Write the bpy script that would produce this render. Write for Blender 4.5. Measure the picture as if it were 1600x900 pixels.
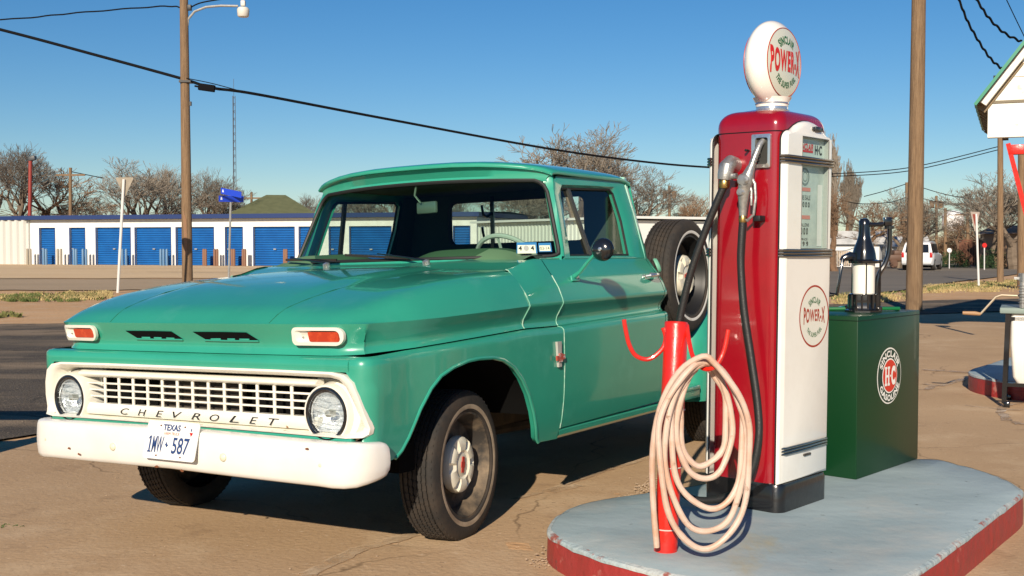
import bpy, bmesh, math, random
from mathutils import Vector, Matrix
from math import sin, cos, pi, radians, sqrt, atan2, exp, tanh
R_ = radians
for o in list(bpy.data.objects): bpy.data.objects.remove(o)
scene = bpy.context.scene
COL = scene.collection
# ------------------------------------------------------------------ camera
FPX = 1812.0; CAMH = 1.29; PITCH = R_(2.194)
cd = bpy.data.cameras.new('camera'); cam = bpy.data.objects.new('camera', cd); COL.objects.link(cam)
cam.location = (0, 0, CAMH); cam.rotation_euler = (R_(90)-PITCH, 0, 0)
cd.sensor_width = 36; cd.lens = 36*FPX/1600; cd.clip_end = 3000; cd.clip_start = .05
scene.camera = cam
# ------------------------------------------------------------------ light
SUN_AZ = -168.0   # compass-like bearing of the sun, 0 = +Y, clockwise; sun stands behind the camera, a little to its left
SUN_EL = 25.0
W = bpy.data.worlds.new('World'); scene.world = W; W.use_nodes = True
nt = W.node_tree; nt.nodes.clear()
sky = nt.nodes.new('ShaderNodeTexSky'); sky.sky_type = 'NISHITA'; sky.sun_disc = False
sky.sun_elevation = R_(SUN_EL); sky.sun_rotation = R_(SUN_AZ)
sky.air_density = 1.0; sky.dust_density = .0; sky.ozone_density = 5.0; sky.altitude = 0
bg = nt.nodes.new('ShaderNodeBackground'); bg.inputs['Strength'].default_value = .066
ow = nt.nodes.new('ShaderNodeOutputWorld')
hs = nt.nodes.new('ShaderNodeHueSaturation'); hs.inputs['Saturation'].default_value = 1.24; hs.inputs['Hue'].default_value = .502
nt.links.new(sky.outputs[0], hs.inputs['Color']); nt.links.new(hs.outputs[0], bg.inputs[0]); nt.links.new(bg.outputs[0], ow.inputs[0])
sd = bpy.data.lights.new('sun', 'SUN'); sd.energy = 5.0; sd.angle = R_(.5); sd.color = (1, .87, .70)
sun = bpy.data.objects.new('sun', sd); COL.objects.link(sun)
sdir = Vector((sin(R_(SUN_AZ))*cos(R_(SUN_EL)), cos(R_(SUN_AZ))*cos(R_(SUN_EL)), sin(R_(SUN_EL))))
sun.rotation_euler = sdir.to_track_quat('Z', 'Y').to_euler(); sun.location = (-5, -20, 20)
scene.view_settings.view_transform = 'Standard'; scene.view_settings.look = 'None'
scene.view_settings.exposure = 0.36; scene.view_settings.gamma = 1
scene.view_settings.use_curve_mapping = False
scene.render.resolution_x = 1024; scene.render.resolution_y = 576
scene.render.engine = 'CYCLES'
# ------------------------------------------------------------------ materials
MATS = {}
def mat(name, col, rough=.5, metal=0, coat=0, noise=None, bump=None, spec=.5, trans=0, crack=None):
    """noise=(col2, scale, contrast lo, hi[, stretch]); bump=(scale, strength)"""
    if name in MATS: return MATS[name]
    m = bpy.data.materials.new(name); m.use_nodes = True; t = m.node_tree
    b = t.nodes['Principled BSDF']
    b.inputs['Base Color'].default_value = (*col, 1); b.inputs['Roughness'].default_value = rough
    b.inputs['Metallic'].default_value = metal; b.inputs['Coat Weight'].default_value = coat
    b.inputs['Coat Roughness'].default_value = .06; b.inputs['Specular IOR Level'].default_value = spec
    if trans: b.inputs['Transmission Weight'].default_value = trans
    tc = t.nodes.new('ShaderNodeTexCoord'); mp = t.nodes.new('ShaderNodeMapping'); t.links.new(tc.outputs['Object'], mp.inputs[0])
    last = None
    if noise:
        layers = noise if isinstance(noise, list) else [noise]
        for L in layers:
            n = t.nodes.new('ShaderNodeTexNoise'); n.inputs['Scale'].default_value = L[1]; n.inputs['Detail'].default_value = 6; n.inputs['Roughness'].default_value = .62
            if len(L) > 4:
                mq = t.nodes.new('ShaderNodeMapping'); mq.inputs['Scale'].default_value = L[4]; t.links.new(tc.outputs['Object'], mq.inputs[0]); t.links.new(mq.outputs[0], n.inputs['Vector'])
            else: t.links.new(mp.outputs[0], n.inputs['Vector'])
            r = t.nodes.new('ShaderNodeMapRange'); r.inputs[1].default_value = L[2]; r.inputs[2].default_value = L[3]; t.links.new(n.outputs[0], r.inputs[0])
            mx = t.nodes.new('ShaderNodeMix'); mx.data_type = 'RGBA'
            if last: t.links.new(last, mx.inputs[6])
            else: mx.inputs[6].default_value = (*col, 1)
            mx.inputs[7].default_value = (*L[0], 1); t.links.new(r.outputs[0], mx.inputs[0]); last = mx.outputs[2]
        if crack:   # (cell scale, line width, colour): warped cell borders, broken up by noise
            wn = t.nodes.new('ShaderNodeTexNoise'); wn.inputs['Scale'].default_value = 1.8; wn.inputs['Detail'].default_value = 5; t.links.new(mp.outputs[0], wn.inputs['Vector'])
            va = t.nodes.new('ShaderNodeVectorMath'); va.operation = 'MULTIPLY_ADD'; va.inputs[1].default_value = (.55, .55, 0); t.links.new(wn.outputs['Color'], va.inputs[0]); t.links.new(mp.outputs[0], va.inputs[2])
            vo = t.nodes.new('ShaderNodeTexVoronoi'); vo.voronoi_dimensions = '2D'; vo.feature = 'DISTANCE_TO_EDGE'; vo.inputs['Scale'].default_value = crack[0]; t.links.new(va.outputs[0], vo.inputs['Vector'])
            lt = t.nodes.new('ShaderNodeMapRange'); lt.inputs[1].default_value = 0; lt.inputs[2].default_value = crack[1]; lt.inputs[3].default_value = .85; lt.inputs[4].default_value = 0; t.links.new(vo.outputs['Distance'], lt.inputs[0])
            n2 = t.nodes.new('ShaderNodeTexNoise'); n2.inputs['Scale'].default_value = .9; t.links.new(mp.outputs[0], n2.inputs['Vector'])
            r2 = t.nodes.new('ShaderNodeMapRange'); r2.inputs[1].default_value = .44; r2.inputs[2].default_value = .56; t.links.new(n2.outputs[0], r2.inputs[0])
            ml = t.nodes.new('ShaderNodeMath'); ml.operation = 'MULTIPLY'; t.links.new(lt.outputs[0], ml.inputs[0]); t.links.new(r2.outputs[0], ml.inputs[1])
            mx = t.nodes.new('ShaderNodeMix'); mx.data_type = 'RGBA'; t.links.new(last, mx.inputs[6]); mx.inputs[7].default_value = (*crack[2], 1); t.links.new(ml.outputs[0], mx.inputs[0]); last = mx.outputs[2]
        t.links.new(last, b.inputs['Base Color'])
    if bump:
        n = t.nodes.new('ShaderNodeTexNoise'); n.inputs['Scale'].default_value = bump[0]; n.inputs['Detail'].default_value = 5
        if len(bump) > 2:
            mq = t.nodes.new('ShaderNodeMapping'); mq.inputs['Scale'].default_value = bump[2]; t.links.new(tc.outputs['Object'], mq.inputs[0]); t.links.new(mq.outputs[0], n.inputs['Vector'])
        else: t.links.new(mp.outputs[0], n.inputs['Vector'])
        bp = t.nodes.new('ShaderNodeBump'); bp.inputs['Strength'].default_value = bump[1]; bp.inputs['Distance'].default_value = .02
        t.links.new(n.outputs[0], bp.inputs['Height']); t.links.new(bp.outputs[0], b.inputs['Normal'])
    MATS[name] = m; return m
def glass(name, tint=(.75, .85, .8), refl=1.0):
    if name in MATS: return MATS[name]
    m = bpy.data.materials.new(name); m.use_nodes = True; t = m.node_tree; t.nodes.clear()
    o = t.nodes.new('ShaderNodeOutputMaterial'); a = t.nodes.new('ShaderNodeBsdfTransparent'); g = t.nodes.new('ShaderNodeBsdfGlossy')
    a.inputs[0].default_value = (*tint, 1); g.inputs['Roughness'].default_value = .02; lw = t.nodes.new('ShaderNodeLayerWeight'); lw.inputs[0].default_value = .5
    pw = t.nodes.new('ShaderNodeMath'); pw.operation = 'POWER'; pw.inputs[1].default_value = 5; t.links.new(lw.outputs['Facing'], pw.inputs[0])
    f = t.nodes.new('ShaderNodeMath'); f.operation = 'MULTIPLY_ADD'; f.inputs[1].default_value = .92; f.inputs[2].default_value = .05; t.links.new(pw.outputs[0], f.inputs[0])
    k = t.nodes.new('ShaderNodeMath'); k.operation = 'MULTIPLY'; k.inputs[1].default_value = refl; t.links.new(f.outputs[0], k.inputs[0])
    x = t.nodes.new('ShaderNodeMixShader'); t.links.new(k.outputs[0], x.inputs[0]); t.links.new(a.outputs[0], x.inputs[1]); t.links.new(g.outputs[0], x.inputs[2]); t.links.new(x.outputs[0], o.inputs[0])
    MATS[name] = m; return m
GREEN = mat('green_paint', (.030, .305, .205), .32, coat=.9, noise=[((.024, .255, .175), 1.1, .42, .72), ((.055, .33, .235), 4.5, .56, .78), ((.10, .34, .25), 28, .68, .80), ((.16, .13, .07), 46, .735, .76)], bump=(2.6, .06))
GREENIN = mat('green_interior', (.10, .20, .10), .6)
WHITEP = mat('white_truck_paint', (.72, .70, .62), .38, coat=.5, noise=[((.72, .69, .58), 3, .5, .8), ((.28, .12, .04), 9, .715, .74)])
CREAM = mat('cream_paint', (.62, .60, .46), .45, coat=.3, noise=((.42, .38, .24), 6, .5, .8))
RUST = mat('rust', (.16, .055, .02), .9)
BLACK = mat('black_rubber', (.018, .016, .015), .75, noise=((.045, .036, .028), 5, .45, .75))
TYRE = mat('tyre_rubber', (.020, .018, .016), .82, noise=((.060, .042, .028), 7, .42, .8), bump=(60, .12))
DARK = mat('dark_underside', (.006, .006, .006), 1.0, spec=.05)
CHASSIS = mat('chassis_grime', (.03, .024, .018), .85, noise=((.07, .05, .03), 8, .45, .7))
CHROME = mat('chrome', (.74, .74, .72), .2, .85, noise=((.4, .38, .35), 20, .55, .8))
STEEL = mat('cast_aluminium', (.46, .46, .44), .38, .75, noise=((.22, .21, .2), 30, .45, .75), bump=(60, .1))
BRASS = mat('brass', (.5, .33, .12), .35, 1.0)
HRED = mat('emblem_red', (.40, .03, .02), .45)
LENSO = mat('orange_lens', (.42, .035, .012), .12, coat=.8, noise=((.70, .10, .03), 25, .5, .8))
BLKP = mat('black_gloss_paint', (.008, .009, .011), .18, coat=.8)
SEAL = mat('window_seal', (.012, .012, .012), .55)
BEIGE = mat('beige_upholstery', (.16, .14, .10), .8, noise=((.24, .20, .13), 12, .4, .7))
CLOTH = mat('dark_interior', (.025, .028, .024), .8)
GLS = glass('windscreen_glass', (.60, .70, .65), .6)
GLS2 = glass('side_glass', (.88, .94, .90), 1.0)
PUMPRED = mat('pump_red_enamel', (.29, .004, .012), .22, coat=1, noise=((.22, .003, .009), 3, .4, .75))
PUMPWHT = mat('pump_white_enamel', (.82, .81, .76), .2, coat=1, noise=((.74, .72, .66), 4, .45, .8))
PUMPBLK = mat('pump_black_base', (.007, .007, .008), .28, coat=.6, bump=(14, .15))
GLOBE = mat('milk_glass', (.84, .82, .76), .16, coat=1)
FACE = mat('pale_face_glass', (.62, .64, .54), .2, coat=1)
DIAL = mat('dial_plate', (.50, .60, .55), .3, coat=.6, noise=((.30, .38, .36), 6, .4, .7))
PGREEN = mat('letter_green', (.006, .12, .04), .4)
PRED = mat('letter_red', (.50, .014, .010), .4)
PRUST = mat('letter_rust_red', (.36, .035, .015), .4)
PBLK = mat('letter_black', (.01, .01, .012), .5)
PWHT = mat('letter_white', (.8, .78, .72), .4)
PBLUE = mat('letter_navy', (.02, .05, .16), .5)
PORNG = mat('letter_orange', (.62, .16, .05), .5)
BOXG = mat('dispenser_green', (.002, .034, .010), .4, coat=.15, spec=.35, noise=((.002, .034, .009), 2.5, .4, .7), bump=(3, .05))
BRED = mat('bollard_red_paint', (.62, .016, .008), .35, coat=.4, noise=[((.48, .012, .008), 9, .45, .75), ((.2, .03, .02), 40, .70, .74)], bump=(30, .15))
HOSEW = mat('pink_white_hose', (.58, .44, .36), .5, noise=[((.50, .30, .20), 9, .45, .72), ((.30, .20, .14), 26, .62, .72)], bump=(70, .08))
HOSEB = mat('black_hose', (.016, .016, .016), .45, bump=(200, .15))
WOOD = mat('pole_wood', (.24, .155, .085), .9, noise=[((.12, .070, .038), 3, .4, .7, (14, 14, .5)), ((.33, .23, .14), 5, .55, .75, (30, 30, .6))], bump=(8, .8, (20, 20, .6)))
WIRE = mat('cable_black', (.008, .008, .009), .9, spec=.1)
GALV = mat('galvanised', (.42, .42, .40), .5, .6, noise=((.3, .3, .28), 14, .4, .7))
BARK = mat('bark_grey', (.19, .145, .105), .9, noise=((.11, .08, .055), 2, .4, .7))
BARKB = mat('bark_brown', (.17, .098, .055), .9, noise=((.10, .06, .034), 2, .4, .7))
TWIG = mat('twigs_grey', (.195, .165, .130), .9)
TWIGB = mat('twigs_brown', (.215, .135, .078), .9)
SIDW = mat('white_metal_siding', (.74, .74, .71), .5, noise=((.62, .61, .57), 2, .45, .75))
BLUED = mat('blue_door_steel', (.010, .115, .36), .45, noise=((.008, .09, .30), 1.2, .4, .7))
BLUET = mat('navy_trim', (.010, .030, .12), .5)
# ------------------------------------------------------------------ mesh builder
class MB:
    def __init__(s): s.v = []; s.f = []; s.m = []; s.cur = 0
    def add(s, v, f):
        n = len(s.v); s.v += [tuple(p) for p in v]; s.f += [tuple(i+n for i in q) for q in f]; s.m += [s.cur]*len(f); return s
    def grid(s, rows, closed_u=False, closed_v=False, cap=False):
        nr, nc = len(rows), len(rows[0]); v = [p for r in rows for p in r]; f = []
        for i in range(nr if closed_u else nr-1):
            for j in range(nc if closed_v else nc-1):
                a = i*nc+j; b = i*nc+(j+1) % nc; c = ((i+1) % nr)*nc+(j+1) % nc; d = ((i+1) % nr)*nc+j
                f.append((a, b, c, d))
        if cap: f.append(tuple(range(nc))); f.append(tuple((nr-1)*nc+j for j in range(nc)))
        return s.add(v, f)
    def box(s, c, d, rot=None, bev=0):
        x, y, z = d[0]/2, d[1]/2, d[2]/2
        if bev:
            bm = bmesh.new(); bmesh.ops.create_cube(bm, size=1)
            for q in bm.verts: q.co = Vector((q.co.x*d[0], q.co.y*d[1], q.co.z*d[2]))
            bmesh.ops.bevel(bm, geom=bm.edges[:], offset=bev, segments=2, affect='EDGES', profile=.5)
            V = [q.co.copy() for q in bm.verts]; F = [tuple(w.index for w in q.verts) for q in bm.faces]; bm.free()
        else:
            V = [Vector((i*x, j*y, k*z)) for i in (-1, 1) for j in (-1, 1) for k in (-1, 1)]
            F = [(0, 1, 3, 2), (4, 6, 7, 5), (0, 4, 5, 1), (2, 3, 7, 6), (0, 2, 6, 4), (1, 5, 7, 3)]
        if rot is not None: V = [rot @ q for q in V]
        c = Vector(c); return s.add([q+c for q in V], F)
    def bar(s, a, b, w, h, up=(0, 0, 1), bev=0):
        a, b = Vector(a), Vector(b); X = (b-a).normalized(); Y = Vector(up).cross(X)
        if Y.length < 1e-4: Y = Vector((0, 1, 0))
        Y.normalize(); Z = X.cross(Y); rot = Matrix((X, Y, Z)).transposed()
        return s.box((a+b)/2, ((b-a).length, w, h), rot, bev)
    def tube(s, pts, r, n=8, closed=False, cap=True):
        P = [Vector(p) for p in pts]; N = len(P); rr = r if isinstance(r, (list, tuple)) else [r]*N
        rows = []; prev = None
        for i in range(N):
            if closed: T = P[(i+1) % N]-P[i-1]
            else: T = P[min(i+1, N-1)]-P[max(i-1, 0)]
            T.normalize()
            if prev is None:
                u = Vector((0, 0, 1)).cross(T)
                if u.length < .05: u = Vector((1, 0, 0)).cross(T)
            else: u = prev-T*prev.dot(T)
            u.normalize(); prev = u; w = T.cross(u)
            rows.append([P[i]+(u*cos(2*pi*k/n)+w*sin(2*pi*k/n))*rr[i] for k in range(n)])
        return s.grid(rows, closed_u=closed, closed_v=True, cap=(cap and not closed))
    def lathe(s, prof, o=(0, 0, 0), axis=(0, 0, 1), n=32, cap=True):
        """prof: (r, h) along axis"""
        A = Vector(axis).normalized(); U = A.orthogonal().normalized(); V = A.cross(U); o = Vector(o)
        rows = [[o+A*h+(U*cos(2*pi*k/n)+V*sin(2*pi*k/n))*max(r, 1e-5) for k in range(n)] for r, h in prof]
        return s.grid(rows, closed_v=True, cap=cap)
    def poly(s, pts): return s.add(pts, [tuple(range(len(pts)))])
    def prism(s, pts, dvec):
        n = len(pts); d = Vector(dvec); P = [Vector(p) for p in pts]; Q = [p+d for p in P]
        return s.add(P+Q, [tuple(range(n)), tuple(range(2*n-1, n-1, -1))]+[(i, (i+1) % n, n+(i+1) % n, n+i) for i in range(n)])
    def build(s, name, m, parent=None, T=None, angle=35, smooth=True, merge=True):
        me = bpy.data.meshes.new(name); V = [T(p) for p in s.v] if T else s.v
        me.from_pydata([tuple(p) for p in V], [], s.f)
        ms = m if isinstance(m, (list, tuple)) else [m]
        for q in ms: me.materials.append(q)
        for p, i in zip(me.polygons, s.m): p.material_index = i
        bm = bmesh.new(); bm.from_mesh(me)
        if merge: bmesh.ops.remove_doubles(bm, verts=bm.verts[:], dist=1e-5)
        bmesh.ops.recalc_face_normals(bm, faces=bm.faces[:]); bm.to_mesh(me); bm.free()
        if smooth:
            me.shade_smooth(); me.set_sharp_from_angle(angle=R_(angle))
        o = bpy.data.objects.new(name, me); COL.objects.link(o)
        if parent: o.parent = parent
        return o
def tag(o, label=None, cat=None, group=None, kind=None):
    if label: o['label'] = label
    if cat: o['category'] = cat
    if group: o['group'] = group
    if kind: o['kind'] = kind
    return o
def empty(name, label, cat, loc=(0, 0, 0), rz=0, group=None, mw=None):
    o = bpy.data.objects.new(name, None); COL.objects.link(o); o.empty_display_size = .1
    if mw is not None: o.matrix_world = mw
    else: o.location = loc; o.rotation_euler = (0, 0, rz)
    return tag(o, label, cat, group)
def copy_tree(o, parent=None):
    c = o.copy(); COL.objects.link(c)
    if parent: c.parent = parent
    for ch in [q for q in bpy.data.objects if q.parent == o]: copy_tree(ch, c)
    return c
def interp(tab, x):
    if x <= tab[0][0]: return tab[0][1]
    for (a, b), (c, d) in zip(tab, tab[1:]):
        if x <= c: return b+(d-b)*(x-a)/(c-a)
    return tab[-1][1]
def lerp(a, b, t): return a+(b-a)*t
def sstep(a, b, x):
    t = max(0, min(1, (x-a)/(b-a))); return t*t*(3-2*t)
_tc = {}
def text_geo(s, bold=.0, space=1.0, shear=0):
    k = (s, bold, space, shear)
    if k in _tc: return _tc[k]
    cu = bpy.data.curves.new('t', 'FONT'); cu.body = s; cu.size = 1; cu.offset = bold; cu.resolution_u = 4; cu.space_character = space; cu.shear = shear
    ob = bpy.data.objects.new('t', cu); me = bpy.data.meshes.new_from_object(ob)
    V = [(q.co.x, q.co.y) for q in me.vertices]; F = [tuple(p.vertices) for p in me.polygons]
    bpy.data.objects.remove(ob); bpy.data.curves.remove(cu); bpy.data.meshes.remove(me)
    x0 = min(q[0] for q in V); x1 = max(q[0] for q in V); y0 = min(q[1] for q in V); y1 = max(q[1] for q in V)
    V = [((a-x0)/(x1-x0), (b-y0)/(y1-y0)) for a, b in V]
    _tc[k] = (V, F); return V, F
def text_on(mb, s, fn, w, h, bold=.02, space=1.0, shear=0, cx=0, cy=0):
    """flat text of width w, height h centred (cx,cy); fn(a,b)->3D"""
    V, F = text_geo(s, bold, space, shear); mb.add([fn(cx+(a-.5)*w, cy+(b-.5)*h) for a, b in V], F)
def text_arc(mb, s, fn, r, h, ang0, ang1, bold=.02, top=True, space=1.0):
    """text running along circle radius r (baseline) from ang0 to ang1 (degrees, reading order)"""
    V, F = text_geo(s, bold, space); P = []
    for a, b in V:
        th = R_(lerp(ang0, ang1, a)); rr = r+b*h if top else r-b*h
        P.append(fn(cos(th)*rr, sin(th)*rr))
    mb.add(P, F)
def frame_fn(o, u, v, n=None, off=0):
    o = Vector(o); u = Vector(u); v = Vector(v); nn = Vector(n) if n is not None else Vector((0, 0, 0))
    return lambda a, b: o+u*a+v*b+nn*off
def disc(mb, fn, r, n=40, cx=0, cy=0, r2=None):
    r2 = r2 or r; mb.poly([fn(cx+cos(2*pi*k/n)*r, cy+sin(2*pi*k/n)*r2) for k in range(n)])
def ring(mb, fn, ra, rb, n=48, cx=0, cy=0):
    mb.grid([[fn(cx+cos(2*pi*k/n)*q, cy+sin(2*pi*k/n)*q) for k in range(n)] for q in (ra, rb)], closed_v=True)
def rrect(cx, cy, w, h, r, n=5):
    out = []
    for qx, qy, a0 in ((1, 1, 0), (-1, 1, 90), (-1, -1, 180), (1, -1, 270)):
        for k in range(n+1):
            a = R_(a0+90*k/n); out.append((cx+qx*(w/2-r)+cos(a)*r, cy+qy*(h/2-r)+sin(a)*r))
    return out
# ------------------------------------------------------------------ ground height and ray helpers
TA = R_(32.556); TX, TY = -.922, 5.345
def truck_xy(x, y):
    dx, dy = x-TX, y-TY; return dx*sin(TA)+dy*cos(TA), dx*cos(TA)-dy*sin(TA)
def zg(x, y):
    xt, yt = truck_xy(x, y)
    wx = 1-sstep(0, 1.5, max(-1.3-xt, xt-3.6, 0)); wy = 1-sstep(0, .9, max(abs(yt)-1.0, 0)) if yt > 0 else 1-sstep(0, 3, max(abs(yt)-1.0, 0))
    z = wx*wy*(.016+.027*max(-1.2, min(1.2, yt/.86)))
    if y > 15:
        z -= .50*sstep(15, 72, y)*sstep(.02, .26, x/y)
        z += .04*sstep(20, 60, y)*(1-sstep(-.15, .0, x/y))
    return z
def ray(px, py):
    u = (px-800)/FPX; v = -(py-450)/FPX
    return Vector((u, cos(PITCH)+v*sin(PITCH), -sin(PITCH)+v*cos(PITCH)))
def gp(px, py, dz=0):
    d = ray(px, py); z = 0
    for _ in range(40):
        t = (z+dz-CAMH)/d.z
        if t < 0 or t > 400: t = 400
        x, y = d.x*t, d.y*t; z = .5*z+.5*zg(x, y)
    return Vector((x, y, z+dz))
def at(px, py, Y):
    d = ray(px, py); t = Y/d.y; return Vector((d.x*t, Y, CAMH+d.z*t))
# ------------------------------------------------------------------ setting: ground sheets
def ground_mat(name, c1, layers, rough=.95, bump=(14, .35), crack=None, spec=.15):
    m = mat(name, c1, rough, noise=layers, bump=bump, spec=spec, crack=crack); return m
DIRT = ground_mat('dirt', (.60, .375, .20), [((.50, .30, .155), .25, .4, .65), ((.56, .40, .25), 1.7, .5, .75), ((.24, .16, .09), 9, .60, .74), ((.60, .46, .32), 40, .6, .7)], bump=(22, .6))
APRON = ground_mat('apron_concrete', (.50, .345, .205), [((.43, .29, .17), .55, .38, .62), ((.56, .41, .26), 1.4, .52, .72), ((.32, .21, .125), 2.6, .60, .76), ((.56, .42, .28), 34, .60, .72), ((.27, .18, .11), 55, .60, .70), ((.14, .09, .05), 17, .70, .76)], bump=(38, .22), crack=(.36, .0045, (.20, .135, .08)))
ASPH = ground_mat('asphalt', (.105, .088, .070), [((.25, .19, .13), .5, .46, .62, (.35, 2.2, 1)), ((.07, .06, .052), 1.6, .5, .7), ((.30, .24, .17), 50, .58, .68)], bump=(60, .8), crack=(.3, .012, (.03, .026, .022)))
ASPHF = ground_mat('asphalt_far', (.42, .315, .205), [((.34, .26, .17), .3, .4, .7, (.2, 1, 1))], bump=(30, .3))
HWY = ground_mat('asphalt_highway', (.17, .15, .125), [((.22, .19, .155), .3, .4, .7, (.2, 1, 1))], bump=(30, .3))
GRAV = ground_mat('gravel', (.68, .50, .30), [((.60, .43, .245), .2, .4, .65, (.3, 1.6, 1)), ((.64, .50, .35), 3, .55, .7)], bump=(20, .5))
def nz(a, b, k=1.0):
    return (sin(a*1.7+b*.9)+sin(a*3.9-b*2.3+1.3)*.6+sin(a*9.1+b*7.7+.4)*.35)*k
def draped(name, P0, P1, Q0, Q1, m, off, nu, nv, rag=0, label=None):
    """sheet between edge P0-P1 and edge Q0-Q1 (world xy), following the ground"""
    P0, P1, Q0, Q1 = [Vector(p[:2]) for p in (P0, P1, Q0, Q1)]; rows = []
    for i in range(nu+1):
        a = i/nu; A = P0.lerp(P1, a); B = Q0.lerp(Q1, a); L = (P1-P0).length; row = []
        d = (B-A).normalized(); A = A+d*nz(a*L*1.1, 3)*rag; B = B+d*nz(a*L*1.1, 8)*rag
        for j in range(nv+1):
            p = A.lerp(B, j/nv); row.append((p.x, p.y, zg(p.x, p.y)+off))
        rows.append(row)
    mb = MB(); mb.grid(rows); o = mb.build(name, m); return tag(o, kind='structure')
def axis(vals):
    out = [vals[0][0]]
    for a, b, st in vals:
        n = max(1, int(round((b-a)/st)))
        out += [a+(b-a)*(k+1)/n for k in range(n)]
    return out
xs = axis([(-1500, -200, 260), (-200, -30, 17), (-30, -6, 2), (-6, 8, .25), (8, 40, 2), (40, 200, 16), (200, 1500, 260)])
ys = axis([(-300, -10, 58), (-10, 2, 2), (2, 13, .25), (13, 90, 2), (90, 250, 20), (250, 2200, 325)])
mb = MB(); mb.grid([[(x, y, zg(x, y)-.012) for y in ys] for x in xs]); tag(mb.build('ground', DIRT), kind='structure')
# concrete apron of the station: a large near sheet
def poly_sheet(name, pts, m, off, step=.25, rag=.03):
    """polygon (convex-ish) clipped from a grid that follows the ground"""
    bm = bmesh.new(); x0 = min(p[0] for p in pts); x1 = max(p[0] for p in pts); y0 = min(p[1] for p in pts); y1 = max(p[1] for p in pts)
    n = len(pts); P = []
    for i in range(n):
        a = Vector(pts[i][:2]); b = Vector(pts[(i+1) % n][:2]); L = (b-a).length; k = max(1, int(L/.4)); nrm = Vector((-(b-a).y, (b-a).x)).normalized()
        for j in range(k):
            q = a.lerp(b, j/k); 
            if j: q = q+nrm*nz(q.x*1.3, q.y*1.3)*rag
            P.append(q)
    vs = [bm.verts.new((q.x, q.y, 0)) for q in P]; bm.faces.new(vs)
    nx = int((x1-x0)/step)+1; ny = int((y1-y0)/step)+1
    for k in range(1, nx): bmesh.ops.bisect_plane(bm, geom=bm.verts[:]+bm.edges[:]+bm.faces[:], plane_co=(x0+k*step, 0, 0), plane_no=(1, 0, 0))
    for k in range(1, ny): bmesh.ops.bisect_plane(bm, geom=bm.verts[:]+bm.edges[:]+bm.faces[:], plane_co=(0, y0+k*step, 0), plane_no=(0, 1, 0))
    for v in bm.verts: v.co.z = zg(v.co.x, v.co.y)+off
    me = bpy.data.meshes.new(name); bmesh.ops.recalc_face_normals(bm, faces=bm.faces[:]); bm.to_mesh(me); bm.free(); me.materials.append(m); me.shade_smooth()
    o = bpy.data.objects.new(name, me); COL.objects.link(o); return tag(o, kind='structure')
poly_sheet('apron', [(-5.2, 1.0), (12, 1.0), (14, 24), (7.2, 21.2), (2.2, 14.6), (-3.25, 7.6)], APRON, 0, .5, .05)
poly_sheet('road', [(-18, -2), (-6.5, -1), (-5.0, 3.5), (-3.3, 7.7), (2.15, 14.8), (7.15, 21.4), (14, 24.2), (30, 29), (30, 35), (10, 27.6), (1.5, 21.5), (-7.6, 18.6), (-30, 13.5)], ASPH, .004, 2, .10)
# far road strip beyond the verge, then the gravel yard of the storage units
A, B = gp(-200, 459), gp(330, 459); A2, B2 = gp(-200, 441), gp(330, 441)
draped('far_road', (-40, 30.6), (8, 32.5), (-50, 41.5), (8, 41.0), ASPHF, .012, 60, 6, .25)
draped('gravel_yard', (-60, 42.5), (12, 42.0), (-70, 76), (12, 72), GRAV, .008, 40, 14, .25)
q = [gp(1200, 470), gp(1300, 463), gp(1400, 456), gp(1500, 440), gp(1600, 427), gp(1800, 420)]
r = [gp(1200, 417), gp(1300, 413.5), gp(1400, 412), gp(1500, 411.5), gp(1600, 411), gp(1800, 410)]
rows = []
for k in range(5):
    for t in range(6):
        a = q[k].lerp(q[k+1], t/6); b = r[k].lerp(r[k+1], t/6); row = []
        for j in range(13):
            p = a.lerp(b, j/12); row.append((p.x, p.y, zg(p.x, p.y)+.03))
        rows.append(row)
mb = MB(); mb.grid(rows); tag(mb.build('highway', HWY), kind='structure')
# cracks / joints in the apron: pale filler lines, slightly proud
JOINT = mat('joint_filler', (.66, .50, .33), .95, noise=((.46, .32, .19), 6, .38, .6))
def strip(mb, pts, w, off):
    rows = []
    for i, p in enumerate(pts):
        a = Vector(pts[max(0, i-1)][:2]); b = Vector(pts[min(len(pts)-1, i+1)][:2]); d = (b-a).normalized(); nrm = Vector((-d.y, d.x)); ww = w*(.55+.18*abs(nz(i*.23, 2)))
        rows.append([(p[0]+nrm.x*s*ww, p[1]+nrm.y*s*ww, zg(p[0], p[1])+off) for s in (-1, 1)])
    mb.grid(rows)
def jline(px, w, off=.006, n=14, jit=.003):
    mb = MB(); P = [gp(*p) for p in px]; pts = []
    for a, b in zip(P, P[1:]):
        for k in range(n): q = a.lerp(b, k/n); pts.append((q.x+nz(q.x*5, q.y*5)*jit, q.y+nz(q.y*7, q.x*3)*jit))
    pts.append((P[-1].x, P[-1].y)); strip(mb, pts, w, off); return mb
mb = MB()
for px, w in (([(480, 899), (560, 860), (650, 836)], .055), ([(800, 782), (860, 766), (940, 738), (1010, 718), (1060, 700)], .03), ([(430, 1010), (480, 899)], .03), ([(860, 770), (905, 759)], .05)):
    q = jline(px, w); mb.add(q.v, q.f)
tag(mb.build('joint_lines', JOINT), kind='structure')
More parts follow.
